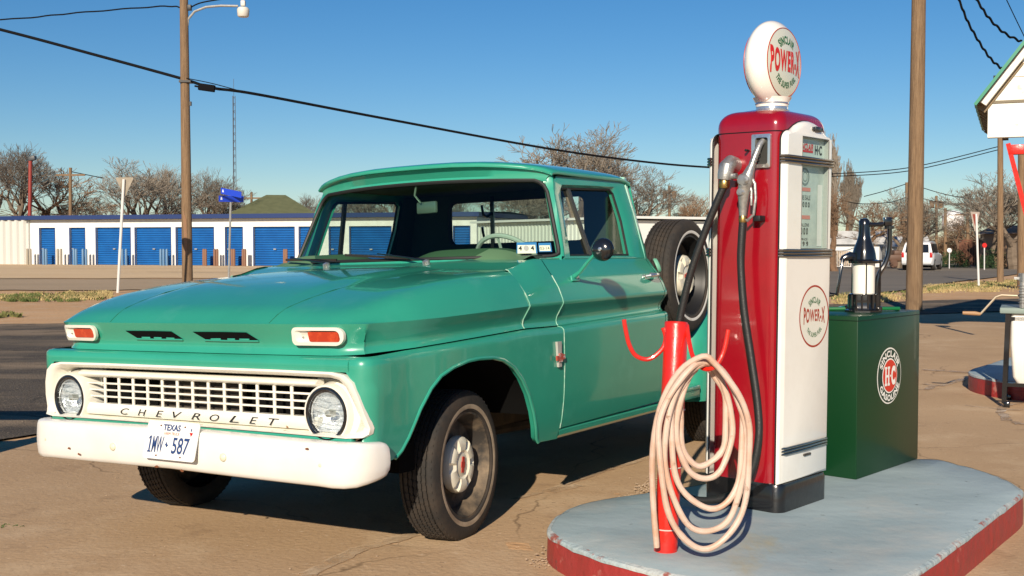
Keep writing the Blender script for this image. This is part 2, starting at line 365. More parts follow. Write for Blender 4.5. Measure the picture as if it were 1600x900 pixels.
def patchy(m, lo, hi, sc):   # paint or filler that survives only in patches
    t = m.node_tree; b = t.nodes['Principled BSDF']; tc = t.nodes.new('ShaderNodeTexCoord'); n = t.nodes.new('ShaderNodeTexNoise'); n.inputs['Scale'].default_value = sc; n.inputs['Detail'].default_value = 7; n.inputs['Roughness'].default_value = .7
    r = t.nodes.new('ShaderNodeMapRange'); r.inputs[1].default_value = lo; r.inputs[2].default_value = hi; t.links.new(tc.outputs['Object'], n.inputs['Vector']); t.links.new(n.outputs[0], r.inputs[0]); t.links.new(r.outputs[0], b.inputs['Alpha'])
patchy(JOINT, .38, .66, 7)
WEAR = mat('worn_white_marking', (.62, .52, .42), .95, noise=((.34, .24, .16), 5, .40, .55))
patchy(WEAR, .40, .60, 4)
mb = MB()
for px, w in (([(1600, 664), (1575, 658), (1563, 645), (1575, 634), (1600, 630)], .05), ([(1510, 634), (1560, 640), (1600, 641)], .02), ([(1440, 610), (1490, 597), (1520, 590)], .06), ([(1440, 578), (1520, 583)], .10), ([(1450, 600), (1475, 604)], .04)):
    q = jline(px, w, .006, 8, .02); mb.add(q.v, q.f)
tag(mb.build('worn_markings', WEAR), kind='structure')
# pebbles and grit scattered on the apron
random.seed(5); mb = MB()
def blob(mb, c, r, fl=.6):
    c = Vector(c); V = []
    for d in ((1, 0, 0), (-1, 0, 0), (0, 1, 0), (0, -1, 0), (0, 0, 1), (0, 0, -1)):
        V.append(c+Vector(d)*r*random.uniform(.6, 1.2)*(fl if d[2] else 1))
    mb.add(V, [(0, 2, 4), (2, 1, 4), (1, 3, 4), (3, 0, 4), (2, 0, 5), (1, 2, 5), (3, 1, 5), (0, 3, 5)])
for k in range(1500):
    x = random.uniform(-4, 9); y = random.uniform(3.6, 16)
    if abs(x) > .5*y: continue
    blob(mb, (x, y, zg(x, y)+.002), random.uniform(.002, .007))
for k in range(500):   # grit gathered along the island kerb
    t = random.random(); a = gp(850+random.gauss(0, 7), 886).lerp(gp(1040, 745), t); x, y = a.x-.03+random.gauss(0, .03), a.y+random.gauss(0, .03)
    blob(mb, (x, y, zg(x, y)+.002), random.uniform(.003, .009))
tag(mb.build('grit', mat('grit', (.38, .28, .19), .9), smooth=False, merge=False), kind='stuff')
# grass: tufts and blades, one object per kind of cover
def grass(name, areas, m, seed, h=(.05, .16)):
    random.seed(seed); mb = MB()
    for (pa, pb, pc, pd, n, clump) in areas:   # quad in pixels on the ground
        A, B, C, D = gp(*pa), gp(*pb), gp(*pc), gp(*pd)
        cl = [(random.random(), random.random()) for _ in range(clump)]
        for k in range(int(n*.6)):
            u, v = random.choice(cl); u = min(1, max(0, u+random.gauss(0, .04))); v = min(1, max(0, v+random.gauss(0, .09)))
            p = A.lerp(B, u).lerp(D.lerp(C, u), v); z = zg(p.x, p.y)-.005; H = random.uniform(*h)*.55; w = random.uniform(.012, .03); a = random.uniform(0, pi)
            dx, dy = cos(a)*w, sin(a)*w; lx, ly = random.gauss(0, H*.5), random.gauss(0, H*.5)
            mb.add([(p.x-dx, p.y-dy, z), (p.x+dx, p.y+dy, z), (p.x+lx, p.y+ly, z+H)], [(0, 1, 2)])
    return tag(mb.build(name, m, smooth=False, merge=False), kind='stuff')
GR1 = mat('grass_green', (.085, .13, .03), .9, noise=((.16, .16, .05), .7, .4, .6))
GR2 = mat('grass_dry', (.46, .35, .16), .9, noise=((.30, .24, .10), .7, .4, .6))
grass('grass', [((0, 471), (60, 471), (60, 462), (0, 462), 3500, 40), ((50, 472), (160, 470), (160, 459), (50, 459), 1500, 40), ((-20, 497), (34, 495), (30, 487), (-20, 488), 1200, 8), ((1300, 470), (1420, 462), (1420, 455), (1300, 460), 700, 20),
    ((1450, 455), (1600, 446), (1600, 436), (1450, 449), 3200, 60), ((1300, 413), (1400, 412), (1400, 408), (1300, 408), 3000, 60), ((1480, 415), (1600, 413), (1600, 408), (1480, 408), 1500, 60)], GR1, 3)
grass('dry_grass', [((0, 470), (150, 468), (150, 458), (0, 459), 2500, 60), ((100, 470), (175, 466), (175, 456), (100, 457), 2600, 40), ((1440, 458), (1600, 455), (1600, 436), (1440, 446), 6500, 120), ((1300, 476), (1440, 470), (1440, 455), (1300, 462), 1500, 50),
    ((440, 414), (1000, 414), (1000, 409), (440, 409), 800, 60)], GR2, 4)
grass('weeds', [((0, 826), (36, 824), (38, 818), (2, 820), 260, 5)], mat('weed_green', (.05, .10, .02), .9), 8, (.006, .02))
# ------------------------------------------------------------------ THE TRUCK (coordinates: x to the rear, y to the driver's side, z up)
def t2w(x, y, z):
    tr = R_(1.784); tp = R_(.375)
    x, z = x*cos(tp)+z*sin(tp), -x*sin(tp)+z*cos(tp)
    y, z = y*cos(tr)-z*sin(tr), y*sin(tr)+z*cos(tr)
    return Vector((x*sin(TA)+y*cos(TA), x*cos(TA)-y*sin(TA), z))
ex, ey, ez = t2w(1, 0, 0), -t2w(0, 1, 0), t2w(0, 0, 1)
mw = Matrix(((ex.x, ey.x, ez.x, TX), (ex.y, ey.y, ez.y, TY), (ex.z, ey.z, ez.z, -.05), (0, 0, 0, 1)))
truck = empty('pickup_truck', 'green vintage pickup truck with white grille and white front bumper', 'pickup truck', mw=mw)
FL = lambda p: (p[0], -p[1], p[2])
def tb(mb, name, m, parent=None, **k): return mb.build(name, m, parent or truck, T=FL, **k)
ZC = [(-.74, .885), (-.3, .905), (.37, .932), (.65, .930), (1.8, .955)]
ZB = [(-.745, 1.008), (-.3, 1.014), (.4, 1.036), (1.8, 1.05)]
ZS = [(-.745, 1.008), (-.70, 1.034), (-.65, 1.055), (-.58, 1.076), (-.51, 1.094), (-.38, 1.123), (-.17, 1.155), (.07, 1.179), (.36, 1.196), (.52, 1.206), (.95, 1.235)]
WT = [(-.80, .885), (-.70, .905), (-.6, .935), (-.45, .962), (-.25, .978), (.1, .985), (3, .985)]
zc = lambda x: interp(ZC, x); zb = lambda x: interp(ZB, x); zs = lambda x: interp(ZS, x); wt = lambda x: interp(WT, x)
OFF = [(0, 0), (.008, .12), (.03, .42), (.065, .74), (.10, .93), (.145, 1.0)]
def xbow(y, t):   # plan bow of the brow, fading backwards
    fade = max(0, 1-t/.35); e = max(0, (abs(y)-.74)/.15)
    return (.022*(y/.9)**2+.065*e*e)*fade
def top_row(t, Wd=None):
    """row of points across the bonnet at distance t behind the brow"""
    X = -.745+t; w = wt(X); b = zb(X); s = max(zs(X), b+.001); row = []
    ylist = [w-o for o, g in OFF]; gl = [g for o, g in OFF]
    inner = [.74, .66, .60, .55, .50, .46, .42, .38, .3, .2, .1, 0]
    side = [(y, b+(s-b)*g) for y, g in zip(ylist, gl)]
    for y in inner:
        cr = .018*(1-(y/.8)**2)+.014*(1-sstep(.40, .50, y))*sstep(-.70, -.35, X)
        side.append((y, s+cr*min(1, t/.08)))
    full = [(-y, z) for y, z in side]+[(y, z) for y, z in reversed(side[:-1])]
    return [(X+xbow(y, t), y, z) for y, z in full]
ts = [0, .012, .03, .055, .09, .13, .18, .24, .31, .39, .48, .58, .69, .81, .93, 1.03, 1.105]
rows = [top_row(t) for t in ts]
mb = MB(); mb.grid(rows)
# undercut band under the brow, running right side -> front -> left side
edge = [r[0] for r in reversed(rows)]+rows[0][1:-1]+[r[-1] for r in rows]
def sweep_in(path, prof, zfun):
    """prof list of (inset, fraction 0=zb..1=zc)"""
    out = []
    N = len(path)
    for i, p in enumerate(path):
        a = Vector(path[max(0, i-1)]); b = Vector(path[min(N-1, i+1)]); T = (b-a); T.z = 0; T.normalize()
        n = Vector((-T.y, T.x, 0))
        if n.dot(Vector((.3, 0, 0))-Vector(p)) < 0 and abs(p[1]) < 2: n = -n
        out.append([(p[0]+n.x*i_, p[1]+n.y*i_, zfun(p, f)) for i_, f in prof])
    return out
UP = [(0, 0), (.006, .10), (.020, .30), (.040, .60), (.045, .76), (.040, .90), (.032, 1.0), (.05, 1.03)]
mb.grid(sweep_in(edge, UP, lambda p, f: lerp(p[2], zc(p[0])+.003, f)))
hood = tb(mb, 'hood', GREEN, angle=50)
# seams on the bonnet
mb = MB()
for s in (1, -1):
    pts = []
    for t in (0.004, .02, .05, .1, .2, .35, .55, .75, .95, 1.10):
        X = -.745+t; y = (.47+.10*t)*s; rw = top_row(t)
        z = interp(sorted((p[1], p[2]) for p in rw), y); pts.append((X+xbow(y, t), y, z+.0005))
    mb.tube(pts, .0015, 5)
tb(mb, 'hood_seam', mat('seam_shadow_green', (.012, .12, .075), .5))
# hood vent slots: flush black patches painting the openings' shade, with a green lip
for y0, y1 in ((-.385, -.045), (.035, .385)):
    mb = MB(); y1b = y1-.0; pts = [(0, y0, .974), (0, (y0+y1)/2, .975), (0, y1-.05, .974), (0, y1, .942), (0, (y0+y1)/2, .941), (0, y0+.055, .942)]
    pts = [(-.745+xbow(p[1], 0)+interp([(.93, .042), (.95, .034), (.972, .0195), (.99, .009)], p[2])-.002, p[1], p[2]) for p in pts]; mb.prism(pts, (.003, 0, 0)); sl = tb(mb, 'vent_slot', DARK, smooth=False)
    mb = MB(); mb.tube([(pts[5][0]-.001, y0+.05, .939), (pts[4][0]-.001, (y0+y1)/2, .938), (pts[3][0]-.001, y1, .939)], .004, 6)
    for k in range(3):
        c = lerp(y0+.12, y1-.08, k/2+random.uniform(-.08, .08)); mb.box((pts[4][0]-.002, c, .945), (.004, random.uniform(.04, .09), .007), bev=.001)
    tb(mb, 'slot_lip', GREEN, sl)
# turn signals
for s in (-1, 1):
    ye = .705 if s > 0 else -.69
    fr = lambda a, b, d=0: (-.731-d+(b*-.30)+xbow(ye+a, 0), ye+a, .962+b)
    outl = rrect(0, 0, .235, .070, .026); outl = [(a-(b*.35 if b < 0 else 0)*-1, b) for a, b in outl]
    inn = rrect(0, 0, .205, .046, .016); inn2 = rrect(.004, .001, .185, .036, .012)
    mb = MB(); mb.grid([[fr(a, b, -.004) for a, b in outl], [fr(a, b, .010) for a, b in outl], [fr(a, b, .011) for a, b in inn], [fr(a, b, -.006) for a, b in inn2]], closed_v=True)
    mb.poly([fr(a, b, -.006) for a, b in inn2]); ts_ = tb(mb, 'turn_signal', WHITEP, angle=50)
    lens = rrect(.028, -.001, .135, .038, .006); mb = MB(); mb.prism([fr(a, b, -.005) for a, b in lens], (-.012, 0, 0)); tb(mb, 'lens', LENSO, ts_)
    mb = MB(); mb.lathe([(.004, 0), (.003, -.004)], fr(-.075, -.004, -.004), (1, 0, 0), 8); tb(mb, 'screw', STEEL, ts_)
# ---- lower front fenders with wheel arches, wrapped round to the front
ARCH = [(-.64, .485), (-.60, .485), (-.555, .490), (-.52, .515), (-.483, .560), (-.42, .665), (-.36, .738), (-.30, .782), (-.22, .810), (-.12, .828), (-.04, .832), (.06, .828), (.14, .812), (.22, .775), (.29, .715), (.35, .640), (.40, .555), (.435, .485), (.46, .430), (.485, .408), (.655, .402)]
def wl(x): return max(wt(x), .960)
def low_profile(w, zlow, zcr):
    ins = lambda z: interp([(.36, .065), (.41, .045), (.5, .022), (.6, .008), (.75, .0), (.9, 0)], z)
    rows = [(w-.034, zcr-.002), (w-.012, zcr-.006), (w-.002, zcr-.016), (w, zcr-.034)]
    top = zcr-.05
    for k in range(11):
        z = lerp(top, zlow, k/10); rows.append((w-ins(z), z))
    rows.append((rows[-1][0]-.03, zlow+.004)); return rows
def fender(s):
    cols = []
    # front return: the leading edge follows the outline of the grille surround, then rounds the corner
    yo = lambda z: interp([(.55, .90), (.588, .915), (.602, .938), (.625, .942), (.68, .929), (.74, .912), (.795, .888), (.822, .872), (.834, .85)], z)
    prof = low_profile(0, .495, .889)
    for k in range(7):
        col = []
        for i_, z in prof:
            ys = yo(z)
            if ys < .895: y = lerp(ys, .895, k/2) if k < 2 else None; th = 0 if k < 2 else 90*(k-2)/5*.9
            else: y = None; t0 = math.degrees(math.asin(min(1, (ys-.895)/.066))); th = lerp(t0, 82, k/6)
            if y is not None: col.append((-.738-i_, s*y, z))
            else: a = R_(th); col.append((-.66-cos(a)*(.078+i_), s*(.895+sin(a)*(.066+i_)), z))
        cols.append(col)
    for x, zl in ARCH:
        cols.append([(x, s*y, z) for y, z in low_profile(wl(x), zl, zc(x))])
    mb = MB(); mb.grid(cols)
    f_ = tb(mb, 'front_fender', GREEN, angle=45)
    mb = MB(); pts = []
    for x, zl in ARCH[2:-1]:
        y = low_profile(wl(x), zl, zc(x))[-2][0]; pts.append((x, s*(y-.003), zl+.001))
    mb.tube(pts, .009, 8); tb(mb, 'arch_lip', GREEN, f_)
    return f_
for s in (1, -1): fender(s)
# emblem on the fenders
for s in (1, -1):
    mb = MB(); fn = lambda a, b, d=0: (.596+a, s*(.986+d), .80+b)
    mb.prism([fn(-.011, -.055), fn(.015, -.055), fn(.018, .062), fn(-.020, .062)], (0, s*.012, 0)); e = tb(mb, 'fender_emblem', mat('emblem_silver', (.50, .48, .44), .35, .3), smooth=False)
    mb = MB(); bt = [(-.034, -.012), (-.014, -.012), (-.012, -.020), (.016, -.020), (.018, -.010), (.040, -.006), (.036, .014), (.018, .012), (.015, .020), (-.010, .020), (-.014, .010), (-.036, .010)]
    mb.prism([fn(a, b-.012, .010) for a, b in bt], (0, s*.008, 0)); tb(mb, 'bow_tie', mat('worn_emblem_red', (.36, .06, .04), .5, noise=((.5, .45, .42), 40, .5, .6)), e, smooth=False)
# ---- front: top green band, white surround, insert, grid
mb = MB()
for_y = [-.872, -.7, -.5, -.25, 0, .25, .5, .7, .872]
rows = [[(-.742-i+.0*y, y, z) for y in for_y] for i, z in ((-.05, .887), (-.02, .884), (-.006, .876), (0, .862), (0, .845), (-.004, .832), (-.02, .828))]
mb.grid(rows); tb(mb, 'nose_panel', GREEN, angle=45)
wx = lambda y: -.749 if abs(y) < .86 else (-.667-.082*sqrt(max(0, 1-(max(0, abs(y)-.885)/.076)**2)))
half_o = [(0, .834), (.5, .834), (.80, .832), (.86, .822), (.895, .795), (.918, .74), (.935, .68), (.948, .625), (.945, .604), (.928, .592), (.86, .588), (.5, .590), (0, .591)]
half_i = [(0, .800), (.5, .800), (.76, .798), (.80, .790), (.825, .770), (.85, .725), (.868, .68), (.88, .640), (.875, .624), (.86, .614), (.82, .607), (.5, .602), (0, .602)]
def loop(h): return h+[(-y, z) for y, z in reversed(h[1:-1])]
mb = MB(); LO, LI = loop(half_o), loop(half_i)
mb.grid([[(wx(y)+.02, y*1.003, z) for y, z in LO], [(wx(y)-.002, y, z) for y, z in LO], [(wx(y)-.004, lerp(y, b, .25), lerp(z, c, .25)) for (y, z), (b, c) in zip(LO, LI)], [(wx(y)+.012, lerp(y, b, .6), lerp(z, c, .6)) for (y, z), (b, c) in zip(LO, LI)], [(-.650, y, z) for y, z in LI]], closed_v=True)
grille = tb(mb, 'grille_surround', WHITEP, angle=50)
# dark space behind, end panels
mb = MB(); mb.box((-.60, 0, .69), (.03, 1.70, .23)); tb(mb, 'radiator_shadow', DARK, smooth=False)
mb = MB(); mb.box((-.655, 0, .70), (.02, .5, .14)); tb(mb, 'radiator_core', CHASSIS, smooth=False)
# grille insert: top bar, letter bar, grid, end plates
mb = MB()
def hbar(z0, z1, x, y0, y1, depth, bulge, n=24):
    rows = []
    for k in range(n+1):
        y = lerp(y0, y1, k/n); prof = []
        for a in range(9):
            th = pi*a/8; prof.append((x-bulge*sin(th), y, lerp(z0, z1, a/8)))
        prof = [(x+depth, y, z0)]+prof+[(x+depth, y, z1)]; rows.append(prof)
    mb.grid(rows, cap=True)
hbar(.768, .797, -.712, -.70, .70, .03, .020)
hbar(.605, .655, -.715, -.70, .70, .03, .010)
tb(mb, 'grille_bar', WHITEP, angle=50)
mb = MB(); GY0, GY1, GZ0, GZ1 = -.645, .645, .655, .770
for k in range(1, 14):
    y = lerp(GY0, GY1, k/14); mb.box((-.704, y, (GZ0+GZ1)/2), (.010, .0145, GZ1-GZ0+.01), bev=.004)
for k in range(1, 4):
    z = lerp(GZ0, GZ1, k/4); mb.box((-.706, 0, z), (.010, GY1-GY0+.04, .0085), bev=.0025)
tb(mb, 'grille_grid', WHITEP)
# end plates carrying the headlights
for s in (1, -1):
    hy = s*.757; hz = .672
    mb = MB()
    pl = [(.64, .797), (.76, .797), (.81, .785), (.845, .735), (.868, .68), (.880, .64), (.868, .618), (.82, .608), (.64, .604)]
    mb.prism([(-.652, s*y, z) for y, z in pl], (.02, 0, 0)); tb(mb, 'headlight_panel', WHITEP)
    mb = MB(); A = Vector((-1, 0, 0))
    mb.lathe([(.128, -.01), (.124, .015), (.116, .050), (.112, .078), (.109, .085), (.103, .0855), (.100, .078)], (-.655, hy, hz), A, 40, cap=False)
    hl = tb(mb, 'headlight', WHITEP, angle=60)
    # fairing that sweeps from housing outwards
    mb = MB(); rows = []
    for k in range(13):
        th = R_(-80+160*k/12); c, n_ = cos(th), sin(th)
        rows.append([(-.655-.060, hy+s*.112*c, hz+.112*n_), (-.655-.050, hy+s*(.112+.022*c)*1.0*c+s*.006, hz+.120*n_), (-.652, hy+s*(.122+.030*abs(c)) * c, hz+.124*n_)])
    mb.grid(rows); tb(mb, 'housing_fairing', WHITEP, hl)
    mb = MB(); mb.lathe([(.1015, .070), (.1000, .0875), (.094, .089), (.0875, .086), (.084, .070)], (-.655, hy, hz), A, 40, cap=False); tb(mb, 'retaining_ring', BLKP, hl)
    mb = MB(); mb.lathe([(.0855, .066), (.0855, .074), (.081, .077), (.080, .070)], (-.655, hy, hz), A, 40, cap=False); tb(mb, 'chrome_ring', CHROME, hl)
    mb = MB(); mb.lathe([(.081, .068), (.070, .080), (.05, .088), (.025, .092), (0.0001, .093)], (-.655, hy, hz), A, 40, cap=False)
    lg = glass('headlamp_glass', (.92, .95, .95), 1.6); tb(mb, 'lens', lg, hl)
    mb = MB(); mb.lathe([(.081, .066), (.070, .045), (.05, .025), (.025, .012), (.0001, .008)], (-.655, hy, hz), A, 40, cap=False)
    REFL = mat('reflector', (.80, .83, .86), .26, .45, noise=((.42, .45, .48), 24, .45, .65, (1, 1, 2)), bump=(50, .6, (1, 1, .3))); tb(mb, 'reflector', REFL, hl)
    mb = MB()
    for k in range(7): mb.bar((-.746+abs(k-3)*.0028, hy-.07*sqrt(1-((k-3)/4)**2), hz+(k-3)*.021), (-.746+abs(k-3)*.0028, hy+.07*sqrt(1-((k-3)/4)**2), hz+(k-3)*.021), .0016, .0016)
    tb(mb, 'lens_rib', mat('lens_rib_glass', (.75, .8, .8), .1, .3), hl)
    mb = MB(); mb.lathe([(.016, 0), (.014, .03), (.001, .035)], (-.70, hy, hz), A, 12); tb(mb, 'bulb', mat('bulb_shield', (.5, .5, .45), .3, .5), hl)
# lettering on the lower bar (extended sans, slanted)
mb = MB(); word = 'CHEVROLET'; y0l, y1l = -.40, .475
for i, ch in enumerate(word):
    cy = lerp(y0l, y1l, i/8)
    fn = lambda a, b: (-.7275+abs(b)*.05, cy+a, .627+b)
    text_on(mb, ch, fn, .056 if ch != 'E' else .050, .027, .0, shear=.35)
tb(mb, 'letters', PBLK, grille, smooth=False)
# valance strip and lower lip between grille and bumper
mb = MB(); mb.box((-.728, 0, .555), (.03, 1.76, .068), bev=.006); tb(mb, 'valance', GREEN)
mb = MB(); mb.box((-.700, 0, .598), (.050, 1.50, .007), bev=.002); tb(mb, 'lower_lip', CREAM)
# ---- front bumper
BP = []   # centreline: (x, y, ztop, zbot)
for y in (0, .15, .3, .45, .6, .7, .78): BP.append((-.835+.02*(y/.78)**2, y, .592-.012*(y/.78), .428-.012*(y/.78)))
BP += [(-.808, .84, .578, .412), (-.793, .885, .577, .411), (-.768, .922, .576, .414), (-.735, .945, .574, .422), (-.70, .954, .572, .428), (-.668, .958, .570, .434), (-.650, .959, .566, .440), (-.640, .958, .556, .452)]
full = [(x, -y, a, b) for x, y, a, b in reversed(BP[1:])]+BP
cols = []
for i, (x, y, zt, zb_) in enumerate(full):
    a = Vector(full[max(0, i-1)][:2]); b = Vector(full[min(len(full)-1, i+1)][:2]); T = (b-a).normalized(); n = Vector((-T.y, T.x))
    if n.x > 0 and abs(y) < .9: n = -n
    if abs(y) >= .9: n = Vector((T.y, -T.x)) if Vector((T.y, -T.x)).dot(Vector((-.3, y))) > 0 else -Vector((T.y, -T.x))
    prof = [(-.045, 1.0), (-.012, 1.01), (.004, .99), (.012, .955), (.017, .86), (.020, .6), (.020, .35), (.016, .12), (.009, .03), (0, -.005), (-.018, -.02), (-.05, .0)]
    k = min(1, (zt-zb_)/.14)
    cols.append([(x+n.x*d*(1 if d > 0 else k), y+n.y*d*(1 if d > 0 else k), lerp(zb_, zt, f)) for d, f in prof])
mb = MB(); mb.grid(cols); WBUMP = mat('bumper_white', (.72, .71, .67), .36, coat=.4, noise=[((.66, .64, .57), 3, .45, .8), ((.22, .10, .04), 14, .735, .75)])
bumper = tb(mb, 'front_bumper', WBUMP, angle=60)
for y in (-.80, -.325, .325, .80):
    mb = MB(); x = -.857+.02*(y/.78)**2+(.012 if abs(y) > .7 else 0); mb.lathe([(.017, -.004), (.016, .003), (.010, .008), (.0001, .010)], (x, y, .497), (-1, 0, 0), 14); tb(mb, 'bumper_bolt', CREAM, bumper)
for (y, z) in ((.75, .555), (-.55, .45), (.10, .43), (-.05, .435), (-.62, .47)):
    mb = MB(); random.seed(int(z*1000)); x = -.859+.02*(y/.78)**2
    mb.poly([(x-.0008+.0*q, y+cos(q*1.05)*.012*random.uniform(.5, 1.3), z+sin(q*1.05)*.006*random.uniform(.5, 1.2)) for q in range(6)]); tb(mb, 'rust_chip', RUST, bumper)
# licence plate
po = Vector((-.862, .045, .545)); pu = Vector((0, 1, 0)); pv = Vector((.26, 0, .965)).normalized(); pn = Vector((-.965, 0, .26)).normalized()
pf = lambda a, b, d=0: tuple(po+pu*a+pv*b+pn*d)
mb = MB(); mb.prism([pf(a, b, 0) for a, b in rrect(0, 0, .300, .152, .012)], tuple(pn*.003)); plate = tb(mb, 'licence_plate', mat('plate_white', (.74, .75, .73), .35, coat=.4), angle=30)
mb = MB(); text_on(mb, 'TEXAS', lambda a, b: pf(a, b, .0042), .100, .026, .03, cy=.052, cx=-.005); text_on(mb, 'MW', lambda a, b: pf(a, b, .0042), .064, .066, .014, cx=-.072, cy=-.018)
for PP in (((-.128, -.051), (-.108, -.051), (-.108, -.045), (-.128, -.045)), ((-.122, -.045), (-.114, -.045), (-.114, .015), (-.122, .015)), ((-.122, .015), (-.122, .007), (-.129, .000), (-.129, .006))): mb.poly([pf(a, b, .0042) for a, b in PP])
text_on(mb, '587', lambda a, b: pf(a, b, .0042), .096, .066, .014, cx=.060, cy=-.018)
mb.poly([pf(-.022+a, -.016+b, .0042) for a, b in ((-.010, .002), (-.003, .003), (-.003, .009), (.003, .009), (.003, .002), (.012, -.001), (.008, -.006), (.002, -.012), (-.002, -.005))])
tb(mb, 'plate_number', PBLUE, plate, smooth=False)
mb = MB(); text_on(mb, 'FARM TRUCK', lambda a, b: pf(a, b, .0042), .088, .012, 0, cy=.028); tb(mb, 'plate_caption', PORNG, plate, smooth=False)
mb = MB(); mb.cur = 0
mb.poly([pf(.108+a, .043+b, .0042) for a, b in ((-.004, 0), (-.002, .012), (.002, .012), (.003, 0))]); mb.cur = 1; mb.poly([pf(.108+a, .034+b, .0042) for a, b in ((-.010, .004), (.010, .004), (.008, -.004), (.001, -.012), (-.003, -.004))])
tb(mb, 'state_mark', [PBLUE, PRED], plate, smooth=False)
mb = MB()
for a, b in ((-.07, .058), (.07, .058), (-.07, -.062), (.07, -.062)): mb.lathe([(.0035, .003), (.003, .007), (.0001, .008)], pf(a, b, 0), tuple(pn), 8)
tb(mb, 'plate_screw', RUST, plate)
# ---- cowl, doors, cab
BELT = [(0, 0), (.004, .018), (.025, .07), (.06, .125), (.095, .172), (.112, .196), (.125, .202)]
def upper_profile(x, w, top=None):
    a, b = zc(x), zb(x); P = [(w-.032, a+.003), (w-.040, a+.010), (w-.043, lerp(a, b, .24)), (w-.038, lerp(a, b, .42)), (w-.018, lerp(a, b, .72)), (w-.005, lerp(a, b, .91))]
    h = (top if top else 1.246)-b
    return P+[(w-o, b+h*g/.202) for o, g in BELT]
DX0, DX1 = .662, 1.765
def cabside(s, x0, x1, name, low=None, n=8, par=None, taper=None, mtl=None):
    cols = []
    for k in range(n+1):
        x = lerp(x0, x1, k/n); w = wt(x)-(taper(x) if taper else 0)
        top = 1.246 if x > .6 else lerp(1.20, 1.246, sstep(.36, .6, x))
        prof = upper_profile(x, w, top)
        if low is not None:
            prof = list(reversed(low_profile(w, low(x), zc(x))))+prof
        cols.append([(x, s*y, z) for y, z in prof])
    mb = MB(); mb.grid(cols); return tb(mb, name, mtl or GREEN, angle=45)
for s in (1, -1):
    cabside(s, .366, .656, 'cowl_side', None, 5)
    door = cabside(s, DX0, DX1, 'door', lambda x: .452+.01*(x-.66), 12)
    tp = lambda x: .10*sstep(1.80, 1.90, x)
    cabside(s, 1.771, 1.90, 'cab_corner', lambda x: .45, 6, taper=tp)
    # rocker
    mb = MB(); mb.grid([[(x, s*y, z) for y, z in ((.935, .452), (.948, .440), (.945, .418), (.925, .402), (.88, .405))] for x in (.655, 1.2, 1.90)]); tb(mb, 'rocker', GREEN)
    # door upper frame
    def sy(z): return interp([(1.24, .866), (1.30, .854), (1.655, .752), (1.70, .742)], z)
    out = [(.888, 1.246), (.922, 1.40), (.955, 1.58), (.985, 1.640), (1.02, 1.662), (1.40, 1.672), (1.74, 1.676), (1.765, 1.655), (1.775, 1.5), (1.775, 1.246)]
    inn = [(.972, 1.262), (1.004, 1.41), (1.035, 1.545), (1.050, 1.585), (1.075, 1.604), (1.35, 1.614), (1.60, 1.622), (1.632, 1.600), (1.640, 1.45), (1.615, 1.262)]
    def P(x, z, d=0): return (x, s*(sy(z)+d), z)
    mb = MB(); N = len(out)
    r0 = [P(x, z, -.03) for x, z in out]; r1 = [P(x, z, 0) for x, z in out]; r2 = [P(x, z, .0) for x, z in [(lerp(a, c, .7), lerp(b, d, .7)) for (a, b), (c, d) in zip(out, inn)]]; r3 = [P(x, z, -.02) for x, z in inn]; r4 = [P(x, z, -.045) for x, z in inn]
    mb.grid([r0, r1, r2, r3, r4], closed_v=True); dfr = tb(mb, 'window_frame', GREEN, door, angle=40)
    mb = MB(); mb.tube([P(x, z, -.022) for x, z in inn], .0075, 6, closed=True); tb(mb, 'window_seal', SEAL, door)
    mb = MB(); mb.poly([P(x, z, -.030) for x, z in inn]); tb(mb, 'side_window', GLS2, door, smooth=False)
    mb = MB(); mb.bar(P(1.135, 1.604, -.022), P(1.185, 1.262, -.022), .012, .014, up=(0, 1, 0)); mb.bar(P(1.155, 1.604, -.022), P(1.205, 1.262, -.022), .010, .010, up=(0, 1, 0)); tb(mb, 'vent_divider', mat('divider_metal', (.10, .10, .09), .4, .7), door)
    # seams as pale green tubes, edge highlight painted into their colour
    mb = MB(); lo = list(reversed(low_profile(wt(.66), .452, zc(.66)))); up = upper_profile(.66, wt(.66)); mb.tube([(.659, s*(y+.001), z) for y, z in lo[1:]+up[:10]], .0026, 5)
    mb.tube([(.659+.19*k/6, s*(.863), 1.2475) for k in range(7)], .002, 5)
    tb(mb, 'door_edge', mat('edge_highlight_green', (.16, .42, .30), .4, noise=((.34, .50, .40), 30, .45, .6)), door)
    mb = MB(); up = upper_profile(.363, wt(.363), 1.20); bend = [0, 0, .004, .012, .030, .045, .050, .048, .04, .03, .012, 0, -.02]
    mb.tube([(.363+bend[min(i, 12)]*.0, s*(y+.0012), z) for i, (y, z) in enumerate(up)], .0026, 5); tb(mb, 'cowl_seam', MATS['edge_highlight_green'])
    # handle
    hb = Vector((1.62, s*.958, 1.142)); mb = MB()
    mb.lathe([(.016, -.01), (.016, .008), (.012, .012)], (1.70, s*.938, 1.150), (0, s, 0), 12); mb.lathe([(.011, -.01), (.010, .012)], (1.60, s*.940, 1.146), (0, s, 0), 12)
    mb.tube([(1.595, s*.955, 1.146), (1.61, s*.975, 1.149), (1.65, s*.984, 1.152), (1.70, s*.978, 1.152), (1.735, s*.960, 1.150)], [.006, .010, .012, .013, .008], 8); tb(mb, 'door_handle', CHROME, door)
